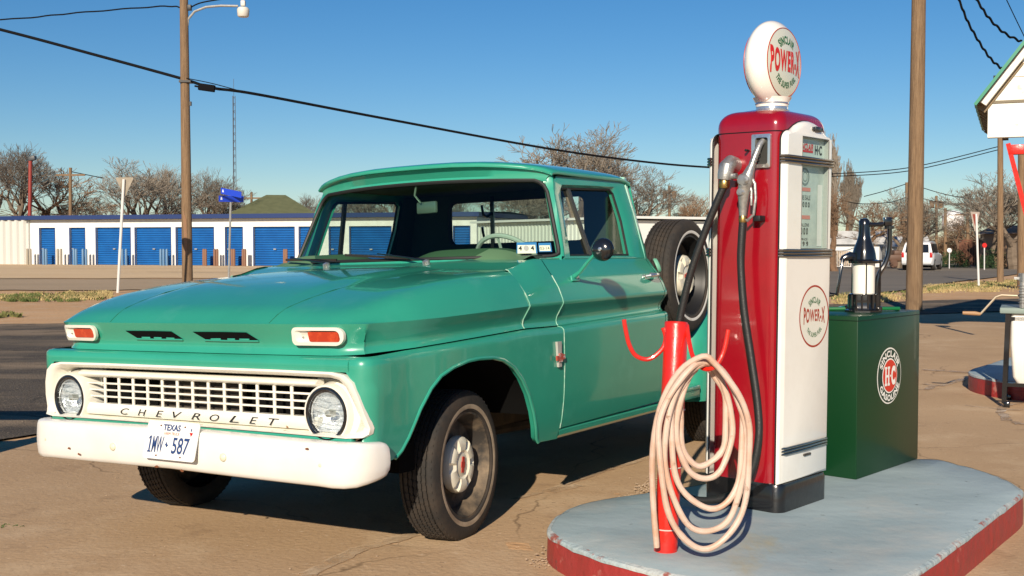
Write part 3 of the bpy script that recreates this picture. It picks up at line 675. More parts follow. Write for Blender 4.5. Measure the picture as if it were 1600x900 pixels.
# mirror on the driver's door
mb = MB(); mb.box((.845, .945, 1.150), (.075, .012, .030), Matrix.Rotation(R_(15), 3, 'X'), bev=.004)
mb.tube([(.835, .948, 1.160), (.825, .985, 1.180), (.800, 1.05, 1.235), (.790, 1.11, 1.283)], [.013, .010, .0085, .008], 8); mir = tb(mb, 'mirror_arm', GREEN)
mb = MB(); ax = Vector((-1, .12, .05)).normalized(); mb.lathe([(.0001, .030), (.025, .028), (.045, .018), (.054, .004), (.055, -.006), (.050, -.010)], (.795, 1.125, 1.283), ax, 28); tb(mb, 'mirror_head', BLKP)
mb = MB(); mb.lathe([(.010, .0), (.009, .012), (.0001, .014)], Vector((.795, 1.125, 1.283))+ax*.026, ax, 10); tb(mb, 'mirror_nut', CHROME)
# cowl top under the windscreen
mb = MB(); rows = []
for X in (.366, .42, .50, .60, .72, .85, .96):
    row = []
    zz = lerp(1.198, 1.245, sstep(.36, .60, X)); 
    for k in range(25):
        y = lerp(-.868, .868, k/24); row.append((X, y, zz+.016*(1-(y/.868)**2)-.004-(.004 if X > .60 else 0)))
    rows.append(row)
mb.grid(rows); tb(mb, 'cowl_top', GREEN)
# windscreen
bx = lambda y: .545+.315*abs(y/.862)**2.6
tx = lambda y: .845+.115*abs(y/.735)**2.4
def ws(u, v):   # u -1..1, v 0..1
    yb, yt_ = u*.868, u*.735; y = lerp(yb, yt_, v); x = lerp(bx(yb), tx(yt_), v); z = lerp(1.258, 1.638+.020*(1-u*u), v); return (x, y, z)
NU = 28
us = [-1+2*k/NU for k in range(NU+1)]
mb = MB(); mb.grid([[ws(u*.985, v) for u in us] for v in (0, .25, .5, .75, 1)]); tb(mb, 'windscreen', GLS, angle=60)
def wsr():  # rounded outline
    o = []; 
    for k in range(NU+1): o.append((us[k]*.94, 0))
    for a in (20, 45, 70): o.append((.94+.05*sin(R_(a)), .06-.06*cos(R_(a))))
    o += [(.99, .1), (.99, .3), (.99, .5), (.99, .7), (.988, .85), (.975, .93), (.95, .975)]
    for k in range(NU+1): o.append((-us[k]*.92, 1))
    o += [(-.95, .975), (-.975, .93), (-.988, .85), (-.99, .7), (-.99, .5), (-.99, .3), (-.99, .1)]
    for a in (70, 45, 20): o.append((-(.94+.05*sin(R_(a))), .06-.06*cos(R_(a))))
    return o
WO = wsr()
mb = MB(); mb.tube([Vector(ws(u, v))+Vector((-.006, 0, 0)) for u, v in WO], .0105, 7, closed=True); tb(mb, 'windscreen_seal', SEAL)
# frame of the windscreen: pillars + header + lower frame, made as a band from seal outwards
def wo(u, v):
    s_ = 1 if u > 0 else -1
    x, y, z = ws(u, v); k = sstep(.75, .99, abs(u))
    if v >= .999: return Vector((tx(y)-.035, y*1.02, 1.672+.012*(1-u*u)))
    return None
mb = MB()
for s in (1, -1):   # A pillar: from glass edge round to door frame
    rows = []
    for v in (0, .15, .3, .45, .6, .75, .88, .96, 1.06, 1.14):
        x, y, z = ws(.985*s, min(v, 1)); z += max(0, v-1)*.35
        doorx = interp([(1.246, .884), (1.40, .917), (1.58, .948), (1.64, .978), (1.70, 1.0)], z); dy = interp([(1.24, .868), (1.30, .856), (1.655, .754), (1.70, .742)], z)
        rows.append([(x-.004, y*.985, z), (x+.004, y*1.006, z), (lerp(x, doorx, .45), s*lerp(abs(y), dy+.006, .8), z), (doorx-.006, s*(dy+.004), z), (doorx+.0, s*(dy-.04), z)])
    mb.grid(rows)
rows = []
for u in us:
    x, y, z = ws(u, 1); rows.append([(x-.004, y, z-.004), (x-.010, y, z+.010), (x-.006, y*1.01, z+.020), (.800+.160*abs(u)**2.6, u*.750, 1.700+.012*(1-abs(u)**3.2)+.062*(1-abs(u)**3.2)*(.35+.65*sin(pi*.15))-.009*1-.012*max(0, (abs(u)-.9)/.1)**2-.016)])
mb.grid(rows)
rows = []
for u in us:
    x, y, z = ws(u, 0); rows.append([(x-.004, y, z+.004), (x-.016, y*1.003, z-.008), (x-.022, y*1.008, z-.022), (x-.02, y*1.012, z-.036)])
mb.grid(rows)
tb(mb, 'windscreen_frame', GREEN, angle=50)
# roof
mb = MB(); rows = []
def roofp(a, b):  # a 0..1 front to rear, b -1..1 across
    y = b*.768*(1-.01*a); xf = .775+.175*abs(b)**2.6; xr = 1.835-.03*abs(b)**3; x = lerp(xf, xr, a)
    e = 1-abs(b)**3.2; f = (1-(1-min(1, a/.35))**2*.0); dome = .062*e*(.35+.65*sin(pi*min(1, .15+a*.72)))
    z = 1.700+.012*e+dome+(.012*(1-a))*0; return [x, y, z]
bs = [-1, -.985, -.95, -.9, -.82, -.7, -.55, -.35, -.15, 0, .15, .35, .55, .7, .82, .9, .95, .985, 1]
As = [0, .015, .05, .11, .2, .35, .5, .65, .8, .9, .96, 1]
for a in As:
    row = []
    for b in bs:
        p = roofp(a, b)
        edge_drop = .012*max(0, (abs(b)-.9)/.1)**2+.009*max(0, 1-a/.05)**2+.02*max(0, (a-.9)/.1)**2
        row.append((p[0], p[1], p[2]-edge_drop))
    rows.append(row)
mb.grid(rows)
# lip underneath all round
rim = rows[0]+[r[-1] for r in rows[1:]]+list(reversed(rows[-1][:-1]))+[r[0] for r in reversed(rows[1:-1])]
cx_, cy_ = 1.35, 0
def inset(p, d, dz):
    v = Vector((cx_-p[0], -p[1], 0)); 
    return (p[0]+(d if p[0] < 1.35 else -d)*min(1, abs(p[0]-1.35)/.4), p[1]-(d if p[1] > 0 else -d)*min(1, abs(p[1])/.7), p[2]+dz)
mb.grid([rim, [inset(p, -.003, -.008) for p in rim], [inset(p, .000, -.017) for p in rim], [inset(p, .018, -.020) for p in rim], [inset(p, .07, -.012) for p in rim]], closed_v=True)
tb(mb, 'roof', GREEN, angle=50)
mb = MB(); mb.box((1.38, 0, 1.665), (.82, 1.40, .006)); tb(mb, 'headliner', CLOTH, smooth=False)
# rear cab wall with window
mb = MB()
def hole_wall(x, outer, inner, th):
    mb.grid([[(x, y, z) for y, z in outer], [(x, y, z) for y, z in inner], [(x-th, y, z) for y, z in inner], [(x-th, y, z) for y, z in outer]], closed_v=True)
rw = rrect(0, 1.485, .96, .27, .05, 4)
def outer_for(pts, y0, y1, z0, z1):
    o = []
    for y, z in pts:
        dy, dz = y/.48, (z-1.485)/.135; m_ = max(abs(dy), abs(dz)); yy, zz = dy/m_, dz/m_
        zo = lerp(z0, z1, (zz+1)/2); wy = interp([(1.2, .845), (1.68, .750)], zo); o.append((yy*wy, zo))
    return o
hole_wall(1.83, outer_for(rw, -.8, .8, 1.22, 1.69), rw, .03)
tb(mb, 'rear_cab_wall', GREEN, angle=30)
SHADE = mat('cab_shade_dark', (.036, .056, .045), .85, spec=.15)  # near-black sheets added inside the cab, interior shade put into their colour
mb = MB(); hole_wall(1.797, outer_for(rw, -.8, .8, 1.0, 1.69), rw, .004); tb(mb, 'rear_shade_sheet', SHADE, smooth=False)
for s in (1, -1):
    mb = MB(); mb.grid([[(x, s*y, z) for y, z in ((.80, 1.0), (.835, 1.235), (.80, 1.262))] for x in (.70, 1.2, 1.79)]); mb.grid([[(1.66, s*.80, 1.25), (1.66, s*.715, 1.66)], [(1.79, s*.79, 1.25), (1.79, s*.705, 1.66)]]); tb(mb, 'side_shade_sheet', SHADE, smooth=False)
mb = MB(); mb.poly([(1.822, y, z) for y, z in rw]); tb(mb, 'rear_window', GLS2, smooth=False)
mb = MB(); mb.tube([(1.826, y, z) for y, z in rw], .010, 6, closed=True); mb.tube([(1.804, y, z) for y, z in rw], .010, 6, closed=True); tb(mb, 'rear_window_seal', SEAL)
mb = MB(); mb.box((1.84, 0, .83), (.06, 1.66, .80)); tb(mb, 'cab_back_panel', GREEN, smooth=False)
for s in (1, -1):   # rear quarter pillars (cab corner above belt)
    mb = MB(); rows = []
    for z in (1.235, 1.30, 1.40, 1.5, 1.6, 1.67, 1.70):
        y = sy(z); rows.append([(1.760, s*(y-.04), z), (1.777, s*(y+.002), z), (1.80, s*(y+.001), z), (1.825, s*(y-.010), z), (1.84, s*(y-.04), z), (1.83, s*(y-.07), z)])
    mb.grid(rows); tb(mb, 'rear_pillar', GREEN, angle=50)
    mb = MB(); mb.grid([[(1.765, s*.83, 1.244), (1.84, s*.80, 1.244)], [(1.765, s*.84, 1.250), (1.86, s*.80, 1.240)], [(1.765, s*.85, 1.240), (1.895, s*.82, 1.16)]]); tb(mb, 'cab_shoulder', GREEN)
# interior
mb = MB(); mb.box((1.70, 0, .98), (.13, 1.46, .46), Matrix.Rotation(R_(-8), 3, 'Y'), bev=.04); mb.box((1.50, 0, .84), (.5, 1.46, .18), bev=.05); tb(mb, 'bench_seat', BEIGE)
mb = MB(); mb.box((1.2, 0, .56), (1.2, 1.62, .02)); mb.box((.66, 0, .80), (.03, 1.6, .50)); tb(mb, 'cab_floor', DARK, smooth=False)
mb = MB()
rows = []
for x, dz in ((.60, -.02), (.68, 0), (.80, .004), (.88, -.01), (.92, -.06), (.93, -.20)):
    row = []
    for k in range(41):
        y = lerp(-.80, .80, k/40)
        hump = .042*(1-min(1, abs((y-.42)/.30))**4)+.036*(1-min(1, abs((y+.52)/.24))**4)
        row.append((x, y, 1.262+dz+(max(0, hump) if .62 < x < .91 else 0)))
    rows.append(row)
mb.grid(rows); tb(mb, 'dashboard', GREENIN, angle=50)
sc = Vector((1.02, .46, 1.225)); sn = Vector((.80, 0, .60)).normalized(); su = Vector((0, 1, 0)); sv = sn.cross(su)
mb = MB(); mb.tube([sc+su*cos(2*pi*k/40)*.185+sv*sin(2*pi*k/40)*.185 for k in range(40)], .0125, 8, closed=True)
for a in (90, 210, 330): mb.tube([sc-sn*.03, sc+(su*cos(R_(a))+sv*sin(R_(a)))*.183], .008, 6)
mb.lathe([(.04, -.05), (.035, 0), (.001, .005)], sc, sn, 14); tb(mb, 'steering_wheel', mat('steering_white', (.62, .70, .62), .3, coat=.6))
mb = MB(); mb.tube([sc, sc-sn*.4], .022, 10); tb(mb, 'steering_column', CLOTH)
mb = MB(); mb.box((.90, .03, 1.535), (.022, .155, .062), Matrix.Rotation(R_(14), 3, 'Z'), bev=.008); mb.tube([(.885, .0, 1.56), (.86, -.02, 1.60), (.86, -.01, 1.645)], .006, 6); tb(mb, 'interior_mirror', mat('mirror_back', (.30, .42, .34), .3, .6))
mb = MB()
for y in (-.15, .33):
    mb.box((1.792, y, 1.47), (.012, .024, .34))
    for z in (1.40, 1.53): mb.tube([(1.785, y, z+.01), (1.745, y-.008, z-.012), (1.715, y-.012, z-.004), (1.705, y-.012, z+.030), (1.700, y-.012, z+.055)], .0085, 6)
tb(mb, 'gun_rack', BLKP)
# stickers on the screen
def stick(u0, u1, v0, v1, d): 
    return [tuple(Vector(ws(u, v))+Vector((-d, 0, 0))) for u, v in ((u0, v0), (u1, v0), (u1, v1), (u0, v1))]
def wfn(u0, u1, v0, v1, d): return lambda a, b: tuple(Vector(ws(lerp(u0, u1, a+.5), lerp(v0, v1, b+.5)))+Vector((-d, 0, 0)))
SBL = mat('sticker_blue', (.02, .16, .36), .4); SWH = mat('sticker_pale', (.60, .66, .50), .4)
mb = MB(); mb.cur = 0; f1 = wfn(.800, .895, .045, .185, .004); mb.poly([f1(a, b) for a, b in ((-.5, -.5), (.5, -.5), (.5, .5), (-.5, .5))])
mb.cur = 1; f1b = wfn(.800, .895, .045, .185, .006); mb.poly([f1b(a, b) for a, b in ((-.44, -.5), (.44, -.5), (.44, .26), (-.44, .26))])
mb.cur = 2; f1c = wfn(.800, .895, .045, .185, .008); text_on(mb, '4', f1c, .17, .42, .03, cx=-.30, cy=-.02); text_on(mb, '4', f1c, .17, .42, .03, cx=.30, cy=-.02)
mb.cur = 3; disc(mb, f1c, .13, 16, 0, -.02, .24); tb(mb, 'screen_sticker', [SBL, SWH, PBLK, mat('seal_grey', (.3, .32, .3), .5)], smooth=False)
mb = MB(); mb.cur = 0; f2 = wfn(.903, .960, .060, .175, .004); mb.poly([f2(a, b) for a, b in ((-.5, -.5), (.5, -.5), (.5, .5), (-.5, .5))])
mb.cur = 1; f2b = wfn(.903, .960, .060, .175, .006); mb.poly([f2b(a, b) for a, b in ((-.42, -.40), (.42, -.40), (.42, .22), (-.42, .22))]); mb.cur = 2; text_on(mb, '03-14', wfn(.903, .960, .060, .175, .008), .74, .34, .0, cy=-.09); tb(mb, 'screen_sticker', [SBL, SWH, PBLK], smooth=False)
# wipers
for (ya, yb2) in ((.10, -.42), (.52, .02)):
    pass
mb = MB(); mb.lathe([(.020, 0), (.018, .02), (.001, .026)], (.475, .335, 1.232), (-.3, 0, 1), 12); mb.lathe([(.020, 0), (.018, .02), (.001, .026)], (.475, -.30, 1.232), (-.3, 0, 1), 12); tb(mb, 'wiper_pivot', CHROME)
mb = MB()
mb.tube([(.475, .335, 1.252), (.500, .16, 1.275), (.515, .00, 1.293)], [.006, .005, .004], 6); mb.bar((.510, .20, 1.266), (.528, -.22, 1.292), .008, .012)
mb.tube([(.475, -.30, 1.252), (.500, -.45, 1.270), (.53, -.58, 1.285)], [.006, .005, .004], 6); mb.bar((.505, -.26, 1.268), (.60, -.70, 1.278), .008, .012)
tb(mb, 'wiper', BLKP)
# ---- wheels
def wheel(c, s, R=.320, wd=.175, stripe=False, tread_seed=0, parent_name='wheel', rot=0, steer=0):
    c = Vector(c); A = Vector((sin(R_(steer))*s, cos(R_(steer))*s, 0)); UX = Vector((cos(R_(steer)), -sin(R_(steer)), 0)); h = wd/2
    mb = MB(); prof = []
    ri = R*.70
    tread = [(-.86, .955), (-.80, .985)]
    gro = [-.62, -.36, -.12, .12, .36, .62]
    P = [(ri, -.80*h), (ri+.02, -.95*h), (R*.82, -1.02*h), (R*.93, -.95*h), (R*.975, -.84*h)]
    for g in gro:
        P += [(R*.998-.002, (g-.07)*h), (R*.998-.010, (g-.055)*h), (R*.998-.010, (g+.055)*h), (R*.998-.002, (g+.07)*h)]
    P += [(R*.975, .84*h), (R*.95, .92*h), (R*.93, .955*h)]
    P += [(R*.88, 1.00*h), (R*.84, 1.02*h), (R*.80, 1.015*h), (R*.76, 1.0*h), (R*.725, .97*h), (ri, .86*h)]
    mb.lathe(P, c, A, 72, cap=False)
    t = tb(mb, parent_name, TYRE, angle=30)
    mb = MB(); random.seed(3)   # tread lugs at the shoulders
    U = UX; V = Vector((0, 0, 1)); n = 62
    for k in range(n):
        th = 2*pi*k/n
        for sg in (-1, 1):
            d = U*cos(th)+V*sin(th); tv = -U*sin(th)+V*cos(th); p = c+d*(R*.976-.0015)+A*(sg*.78*h); mb.box(p, (.006, .014, .009), Matrix((d, A, tv)).transposed())
        for g in (-.49, -.24, 0, .24, .49):
            th2 = th+.05*g*10; d = U*cos(th2)+V*sin(th2); tv = -U*sin(th2)+V*cos(th2); p = c+d*(R*.998-.004)+A*(g*h); mb.box(p, (.006, .016, .022), Matrix((d, A, tv)).transposed())
    tb(mb, 'tread', TYRE, t, smooth=False)
    mb = MB()
    w0, w1 = (R*.742, R*.79) if stripe else (R*.745, R*.805)
    mb.lathe([(w0, 1.004*h), ((w0+w1)/2, 1.028*h), (w1, 1.022*h)], c, A, 64, cap=False)
    tb(mb, 'whitewall', mat('whitewall_clean', (.72, .70, .64), .6, noise=((.55, .5, .42), 12, .5, .7)) if stripe else mat('whitewall_worn', (.38, .30, .21), .7, noise=((.22, .165, .11), 9, .4, .65)), t)
    mb = MB(); mb.lathe([(ri+.004, .90*h), (ri-.006, .90*h), (ri-.012, .70*h), (ri-.030, .45*h), (ri-.036, .05*h), (ri-.06, -.08*h), (.125, -.02*h), (.10, .24*h), (.001, .26*h)], c, A, 48, cap=False)
    rm = tb(mb, 'rim', mat('spare_rim_black', (.010, .010, .010), .5) if stripe else mat('rim_paint_dark', (.028, .024, .020), .75, coat=0, noise=((.22, .16, .10), 7, .42, .68)), t, angle=50)
    mb = MB(); prof = [(.104, .20), (.106, .42), (.101, .60), (.092, .68), (.070, .72), (.055, .69), (.050, .62), (.046, .60), (.030, .64), (.001, .66)]
    rows = []; n = 60
    for r_, hh in prof:
        row = []
        for k in range(n):
            th = 2*pi*k/n; facet = 1.0
            notch = abs(((k/n*6) % 1)-.5)*2; q = sstep(.62, .80, notch)
            hh2 = hh-(.16*q if .066 < r_ < .10 else 0); r2 = r_*(1+(.02*(1-q) if r_ > .09 else 0)); r2 *= 1.13; row.append(c+UX*cos(th)*r2+Vector((0, 0, 1))*sin(th)*r2+A*hh2*h*1.0)
        rows.append(row)
    mb.grid(rows, closed_v=True); hc = tb(mb, 'hubcap', mat('hubcap_cream', (.74, .70, .57), .35, coat=.5, noise=[((.60, .54, .38), 9, .5, .75), ((.20, .08, .03), 26, .66, .70)]), t, angle=28)
    mb = MB(); bt = [(-.034, -.010), (-.013, -.010), (-.011, -.016), (.011, -.016), (.013, -.010), (.034, -.010), (.034, .010), (.013, .010), (.011, .016), (-.011, .016), (-.013, .010), (-.034, .010)]
    cr, sr = cos(rot), sin(rot); o_ = c+A*(.665*h)
    mb.prism([o_+UX*(a*cr-b*sr)+Vector((0, 0, 1))*(a*sr+b*cr) for a, b in bt], A*.003); tb(mb, 'bow_tie', HRED, hc, smooth=False)
    return t
wheel((0, .795, .374), 1, rot=R_(80), steer=8, wd=.17); wheel((0, -.81, .374), -1, steer=8, wd=.17)
wheel((2.92, .755, .374), 1, rot=R_(20)); wheel((2.92, -.755, .374), -1)
spare = wheel((2.175, .872, 1.140), 1, steer=1, R=.330, wd=.19, stripe=True, parent_name='spare_wheel')
mb = MB(); mb.tube([(2.158, .66, 1.14), (2.158, .80, 1.14)], .05, 14); mb.box((2.158, .70, 1.0), (.06, .06, .5)); tb(mb, 'spare_bracket', BLKP)
# wheel wells, chassis, engine bay
for s in (1, -1):
    mb = MB(); rows = []
    for k in range(15):
        a = R_(16+148*k/14); rows.append([(cos(a)*.47, s*.50, .42+sin(a)*.43), (cos(a)*.47, s*.935, .42+sin(a)*.425)])
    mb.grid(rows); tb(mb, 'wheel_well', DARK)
    mb = MB(); mb.box((1.62, s*.42, .47), (4.4, .06, .13)); tb(mb, 'frame_rail', CHASSIS, smooth=False)
    mb = MB(); mb.box((-.40, s*.62, .62), (.10, .50, .42)); tb(mb, 'fender_brace', DARK, smooth=False)
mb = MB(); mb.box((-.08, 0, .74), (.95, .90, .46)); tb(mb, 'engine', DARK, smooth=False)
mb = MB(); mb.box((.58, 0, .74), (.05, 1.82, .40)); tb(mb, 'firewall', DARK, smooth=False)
mb = MB(); mb.tube([(0, -.72, .374), (0, .72, .374)], .045, 12); mb.tube([(0, .15, .34), (.25, .5, .38)], .03, 8); tb(mb, 'front_axle', CHASSIS)
mb = MB(); mb.tube([(2.92, -.70, .374), (2.92, .70, .374)], .05, 12); mb.lathe([(.05, -.15), (.13, -.08), (.14, 0), (.13, .08), (.05, .15)], (2.92, 0, .374), (0, 1, 0), 20); tb(mb, 'rear_axle', CHASSIS)
mb = MB()
for x in (.9, 1.5, 2.1, 2.6, 3.3, 3.8): mb.box((x, 0, .50), (.08, .84, .08))
mb.tube([(.6, .25, .36), (1.4, .28, .34), (2.4, .30, .36), (3.9, .34, .36)], .03, 8); tb(mb, 'crossmember', CHASSIS)
# fuel filler cap behind the door
mb = MB(); mb.lathe([(.044, -.004), (.046, .006), (.040, .016), (.020, .022), (.001, .024)], (1.855, .895, 1.200), (.45, .80, .35), 24); tb(mb, 'fuel_cap', mat('cap_pale_green', (.16, .40, .28), .3, coat=.8))
# stepside bed
mb = MB()
for s in (1, -1):
    mb.box((2.93, s*.645, .86), (1.96, .03, .50), bev=.006); mb.tube([(1.95, s*.655, 1.115), (3.91, s*.655, 1.115)], .024, 10)
    for x in (2.0, 2.6, 3.25, 3.88): mb.box((x, s*.668, .86), (.05, .022, .5), bev=.004)
mb.box((1.96, 0, .86), (.03, 1.28, .50), bev=.006); tb(mb, 'bed_side', GREEN)
mb = MB(); mb.box((3.91, 0, .87), (.03, 1.24, .48), bev=.008); mb.box((3.93, 0, .87), (.012, 1.0, .30), bev=.004); tb(mb, 'tailgate', GREEN)
mb = MB()
for k in range(7): mb.box((2.93, -.54+.18*k, .625), (1.92, .165, .03), bev=.004)
tb(mb, 'bed_floor', WOOD)
mb = MB(); mb.box((3.98, 0, .50), (.05, 1.84, .14), bev=.02); tb(mb, 'rear_bumper', WBUMP)
for s in (1, -1):
    mb = MB(); rows = []
    for k in range(25):
        u = k/24; x = lerp(2.20, 3.62, u)
        # outline of pontoon top in side view
        ztop = interp([(2.20, .74), (2.26, .84), (2.36, .915), (2.5, .965), (2.75, 1.0), (3.1, .99), (3.35, .93), (3.52, .80), (3.62, .62)], x)
        R0 = .375; dx = x-2.92; zl = .40 if abs(dx) > R0 else .40+sqrt(max(0, R0*R0-dx*dx))*1.02
        zl = min(zl, ztop-.03); fl = 1-.25*max(0, (x-3.2)/.42)
        wd = lerp(.66, .985, min(1, (x-2.19)/.10)**.5)*1.0 if x < 2.29 else (.985 if x < 3.2 else lerp(.985, .93, (x-3.2)/.42))
        prof = [(.655, ztop), (wd-.16 if wd > .85 else .67, ztop), (wd-.08 if wd > .85 else .675, ztop-.018), (wd-.025, ztop-.06), (wd-.004, lerp(ztop-.10, zl, .12)), (wd, lerp(ztop-.10, zl, .4)), (wd-.004, lerp(ztop-.1, zl, .7)), (wd-.012, zl), (wd-.035, zl+.004)]
        prof = [(max(.655, a), max(b, zl)) for a, b in prof]
        rows.append([(x, s*a, b) for a, b in prof])
    mb.grid(rows); tb(mb, 'rear_fender', GREEN, angle=45)
    mb = MB(); mb.box((2.07, s*.83, .492), (.34, .30, .03), bev=.008); mb.box((2.07, s*.965, .468), (.34, .02, .07), bev=.006); tb(mb, 'side_step', GREEN)
    mb = MB(); mb.lathe([(.045, 0), (.05, .02), (.04, .04)], (3.92, s*.76, .80), (1, 0, 0), 20); tb(mb, 'tail_lamp', mat('tail_red', (.4, .01, .01), .2, coat=.8))
# ------------------------------------------------------------------ PUMP ISLAND
ISLT = mat('island_paint_bluegrey', (.34, .425, .45), .75, noise=[((.28, .36, .385), 1.2, .4, .65, (1, 2.5, 1)), ((.40, .43, .42), 2.2, .52, .72), ((.40, .36, .24), .9, .64, .76, (2.2, .8, 1)), ((.13, .15, .15), 14, .66, .74)], bump=(10, .25), spec=.4)
ISLS = mat('island_red_kerb', (.34, .022, .020), .55, coat=.15, noise=[((.26, .03, .028), 2.5, .4, .65), ((.42, .16, .13), 6, .62, .70), ((.13, .05, .04), 14, .64, .72)], bump=(14, .6))
ow_ = Vector((.666, .745)).normalized(); on_ = Vector((.745, -.666)).normalized()
def island(name, pts, label, par=None, z0=0, z1=.15):
    root = empty(name, label, 'pump island', (pts[0][0], pts[0][1], 0)); base = Vector((pts[0][0], pts[0][1]))
    P = [Vector(p)-base for p in pts]; n = len(P); c = sum(P, Vector((0, 0)))/n
    random.seed(2)
    fine = []
    for i in range(n):
        for k in range(6):
            p0, p1, p2, p3 = P[i-1], P[i], P[(i+1) % n], P[(i+2) % n]; t = k/6
            q = .5*((2*p1)+(-p0+p2)*t+(2*p0-5*p1+4*p2-p3)*t*t+(-p0+3*p1-3*p2+p3)*t**3); fine.append(q)
    def off(q, d): v = (q-c).normalized(); return q+v*d
    ch = [random.choice([0, 0, 0, -.004, -.010]) if random.random() < .5 else 0 for _ in fine]
    mb = MB(); mb.grid([[(*off(q, .004), z0-.05) for q in fine], [(*off(q, .003), .06) for q in fine], [(*off(q, 0+e*.4), z1-.022) for q, e in zip(fine, ch)], [(*off(q, -.004+e), z1-.006) for q, e in zip(fine, ch)]], closed_v=True); mb.build('kerb', ISLS, root, angle=50)
    mb = MB(); rings = [[(*off(q, -.004+e), z1-.006) for q, e in zip(fine, ch)], [(*off(q, -.014+e), z1) for q, e in zip(fine, ch)]]
    for f in (.75, .5, .25): rings.append([(*((q-c)*f+c), z1) for q in fine])
    mb.grid(rings, closed_v=True); mb.poly(rings[-1]); mb.build('top', ISLT, root, angle=50)
    mb = MB(); wv = [.006+.010*abs(nz(q.x*9, q.y*9))*.5+e*-.4 for q, e in zip(fine, ch)]
    mb.grid([[(*off(q, .004), z1-.014-w*.5) for q, w in zip(fine, wv)], [(*off(q, .004), z1-.010) for q, w in zip(fine, wv)], [(*off(q, -.001+e), z1-.003) for q, e in zip(fine, ch)], [(*off(q, -.010+e-w*.6), z1+.0015) for q, e, w in zip(fine, ch, wv)]], closed_v=True)
    mb.build('worn_rim', mat('worn_rim', (.44, .47, .46), .8, noise=[((.32, .40, .42), 5, .42, .56), ((.30, .10, .08), 11, .56, .64)], bump=(30, .5)), root)
    return root
IP = [gp(*p, .15).xy for p in ((857, 822), (880, 798), (940, 778), (1040, 765))]
def G15(px, py):
    d = ray(px, py); t = (.15-CAMH)/d.z; return Vector((d.x*t, d.y*t))
L1 = [G15(*p) for p in ((857, 822), (878, 800), (935, 781))]
back = [Vector((.95, 5.50)), Vector((1.40, 5.92))]
L2 = [G15(*p) for p in ((1437, 717), (1500, 726), (1560, 744), (1590, 760), (1597, 771), (1560, 800), (1500, 845), (1424, 897))]
front = [Vector((1.10, 3.74)), Vector((.80, 3.76)), ]
L3 = [G15(*p) for p in ((1035, 895), (990, 884), (940, 870), (890, 850), (862, 836))]
island('pump_island', [tuple(p) for p in L1+back+L2+front+L3], 'blue-grey painted pump island with red kerb under the red and white pump')
i2 = [(4.05, 10.25), (4.55, 11.0), (5.3, 12.0), (6.4, 13.3), (7.4, 13.6), (8.2, 12.8), (7.8, 11.6), (6.6, 10.4), (5.4, 9.5), (4.6, 9.25), (4.1, 9.6)]
island('pump_island', i2, 'second red-kerbed island under the white station canopy at right')
# ------------------------------------------------------------------ GAS PUMP (local x = normal of the white door, y along it)
pc = Vector((1.132, 5.137, .15))
pm = Matrix(((.745, .666, 0, pc.x), (-.666, .745, 0, pc.y), (0, 0, 1, pc.z), (0, 0, 0, 1)))
lean = Matrix.Rotation(R_(.45), 4, Vector((0, 1, 0)))
pump = empty('gas_pump', 'tall red gas pump with white doors and round white globe on top', 'gas pump', mw=Matrix.Translation(pc) @ lean @ Matrix.Translation(-pc) @ pm)
def rr3(w, h, r, z, n=6): return [(a, b, z) for a, b in rrect(0, 0, w, h, r, n)]
mb = MB(); mb.grid([rr3(.385, .440, .05, 0), rr3(.385, .440, .05, .105), rr3(.375, .430, .048, .120), rr3(.355, .41, .04, .122)], closed_v=True); mb.build('base', PUMPBLK, pump)
mb = MB(); rows = [rr3(.325, .430, .055, z) for z in (.118, .5, 1.0, 1.4, 1.612)]
mb.grid(rows, closed_v=True)
body = mb.build('casing', PUMPRED, pump)
mb = MB(); rows = []
rows.append(rr3(.327, .432, .055, 1.616))
for k in range(9):
    a = R_(90*k/8); sc_ = cos(a); rows.append(rr3(.327-.11*(1-sc_), .432-.13*(1-sc_), .055, 1.640+.070*sin(a)))
rows.append(rr3(.10, .20, .04, 1.722)); rows.append(rr3(.01, .02, .004, 1.724))
mb.grid(rows, closed_v=True); mb.build('top_cap', PUMPRED, pump, angle=50)
mb = MB(); mb.tube([(a, b, 1.614) for a, b in rrect(0, 0, .330, .435, .055, 6)], .0018, 4, closed=True); mb.build('cap_seam', PBLK, pump)
def door_outline(w, z0, z1, r, n=8):
    pts = [(-w/2, z0), (w/2, z0)]
    for k in range(n+1): a = R_(90*k/n); pts.append((w/2-r+r*cos(a)*1.0, z1-.050-r*.75+r*sin(a)*.75))
    m_ = 8
    for k in range(1, m_): t = k/m_; y = lerp(w/2-r, -w/2+r, t); pts.append((y, z1-.05+.050*(1-(2*t-1)**2)))
    for k in range(n+1): a = R_(90+90*k/n); pts.append((-w/2+r+r*cos(a)*1.0, z1-.050-r*.75+r*sin(a)*.75))
    return pts
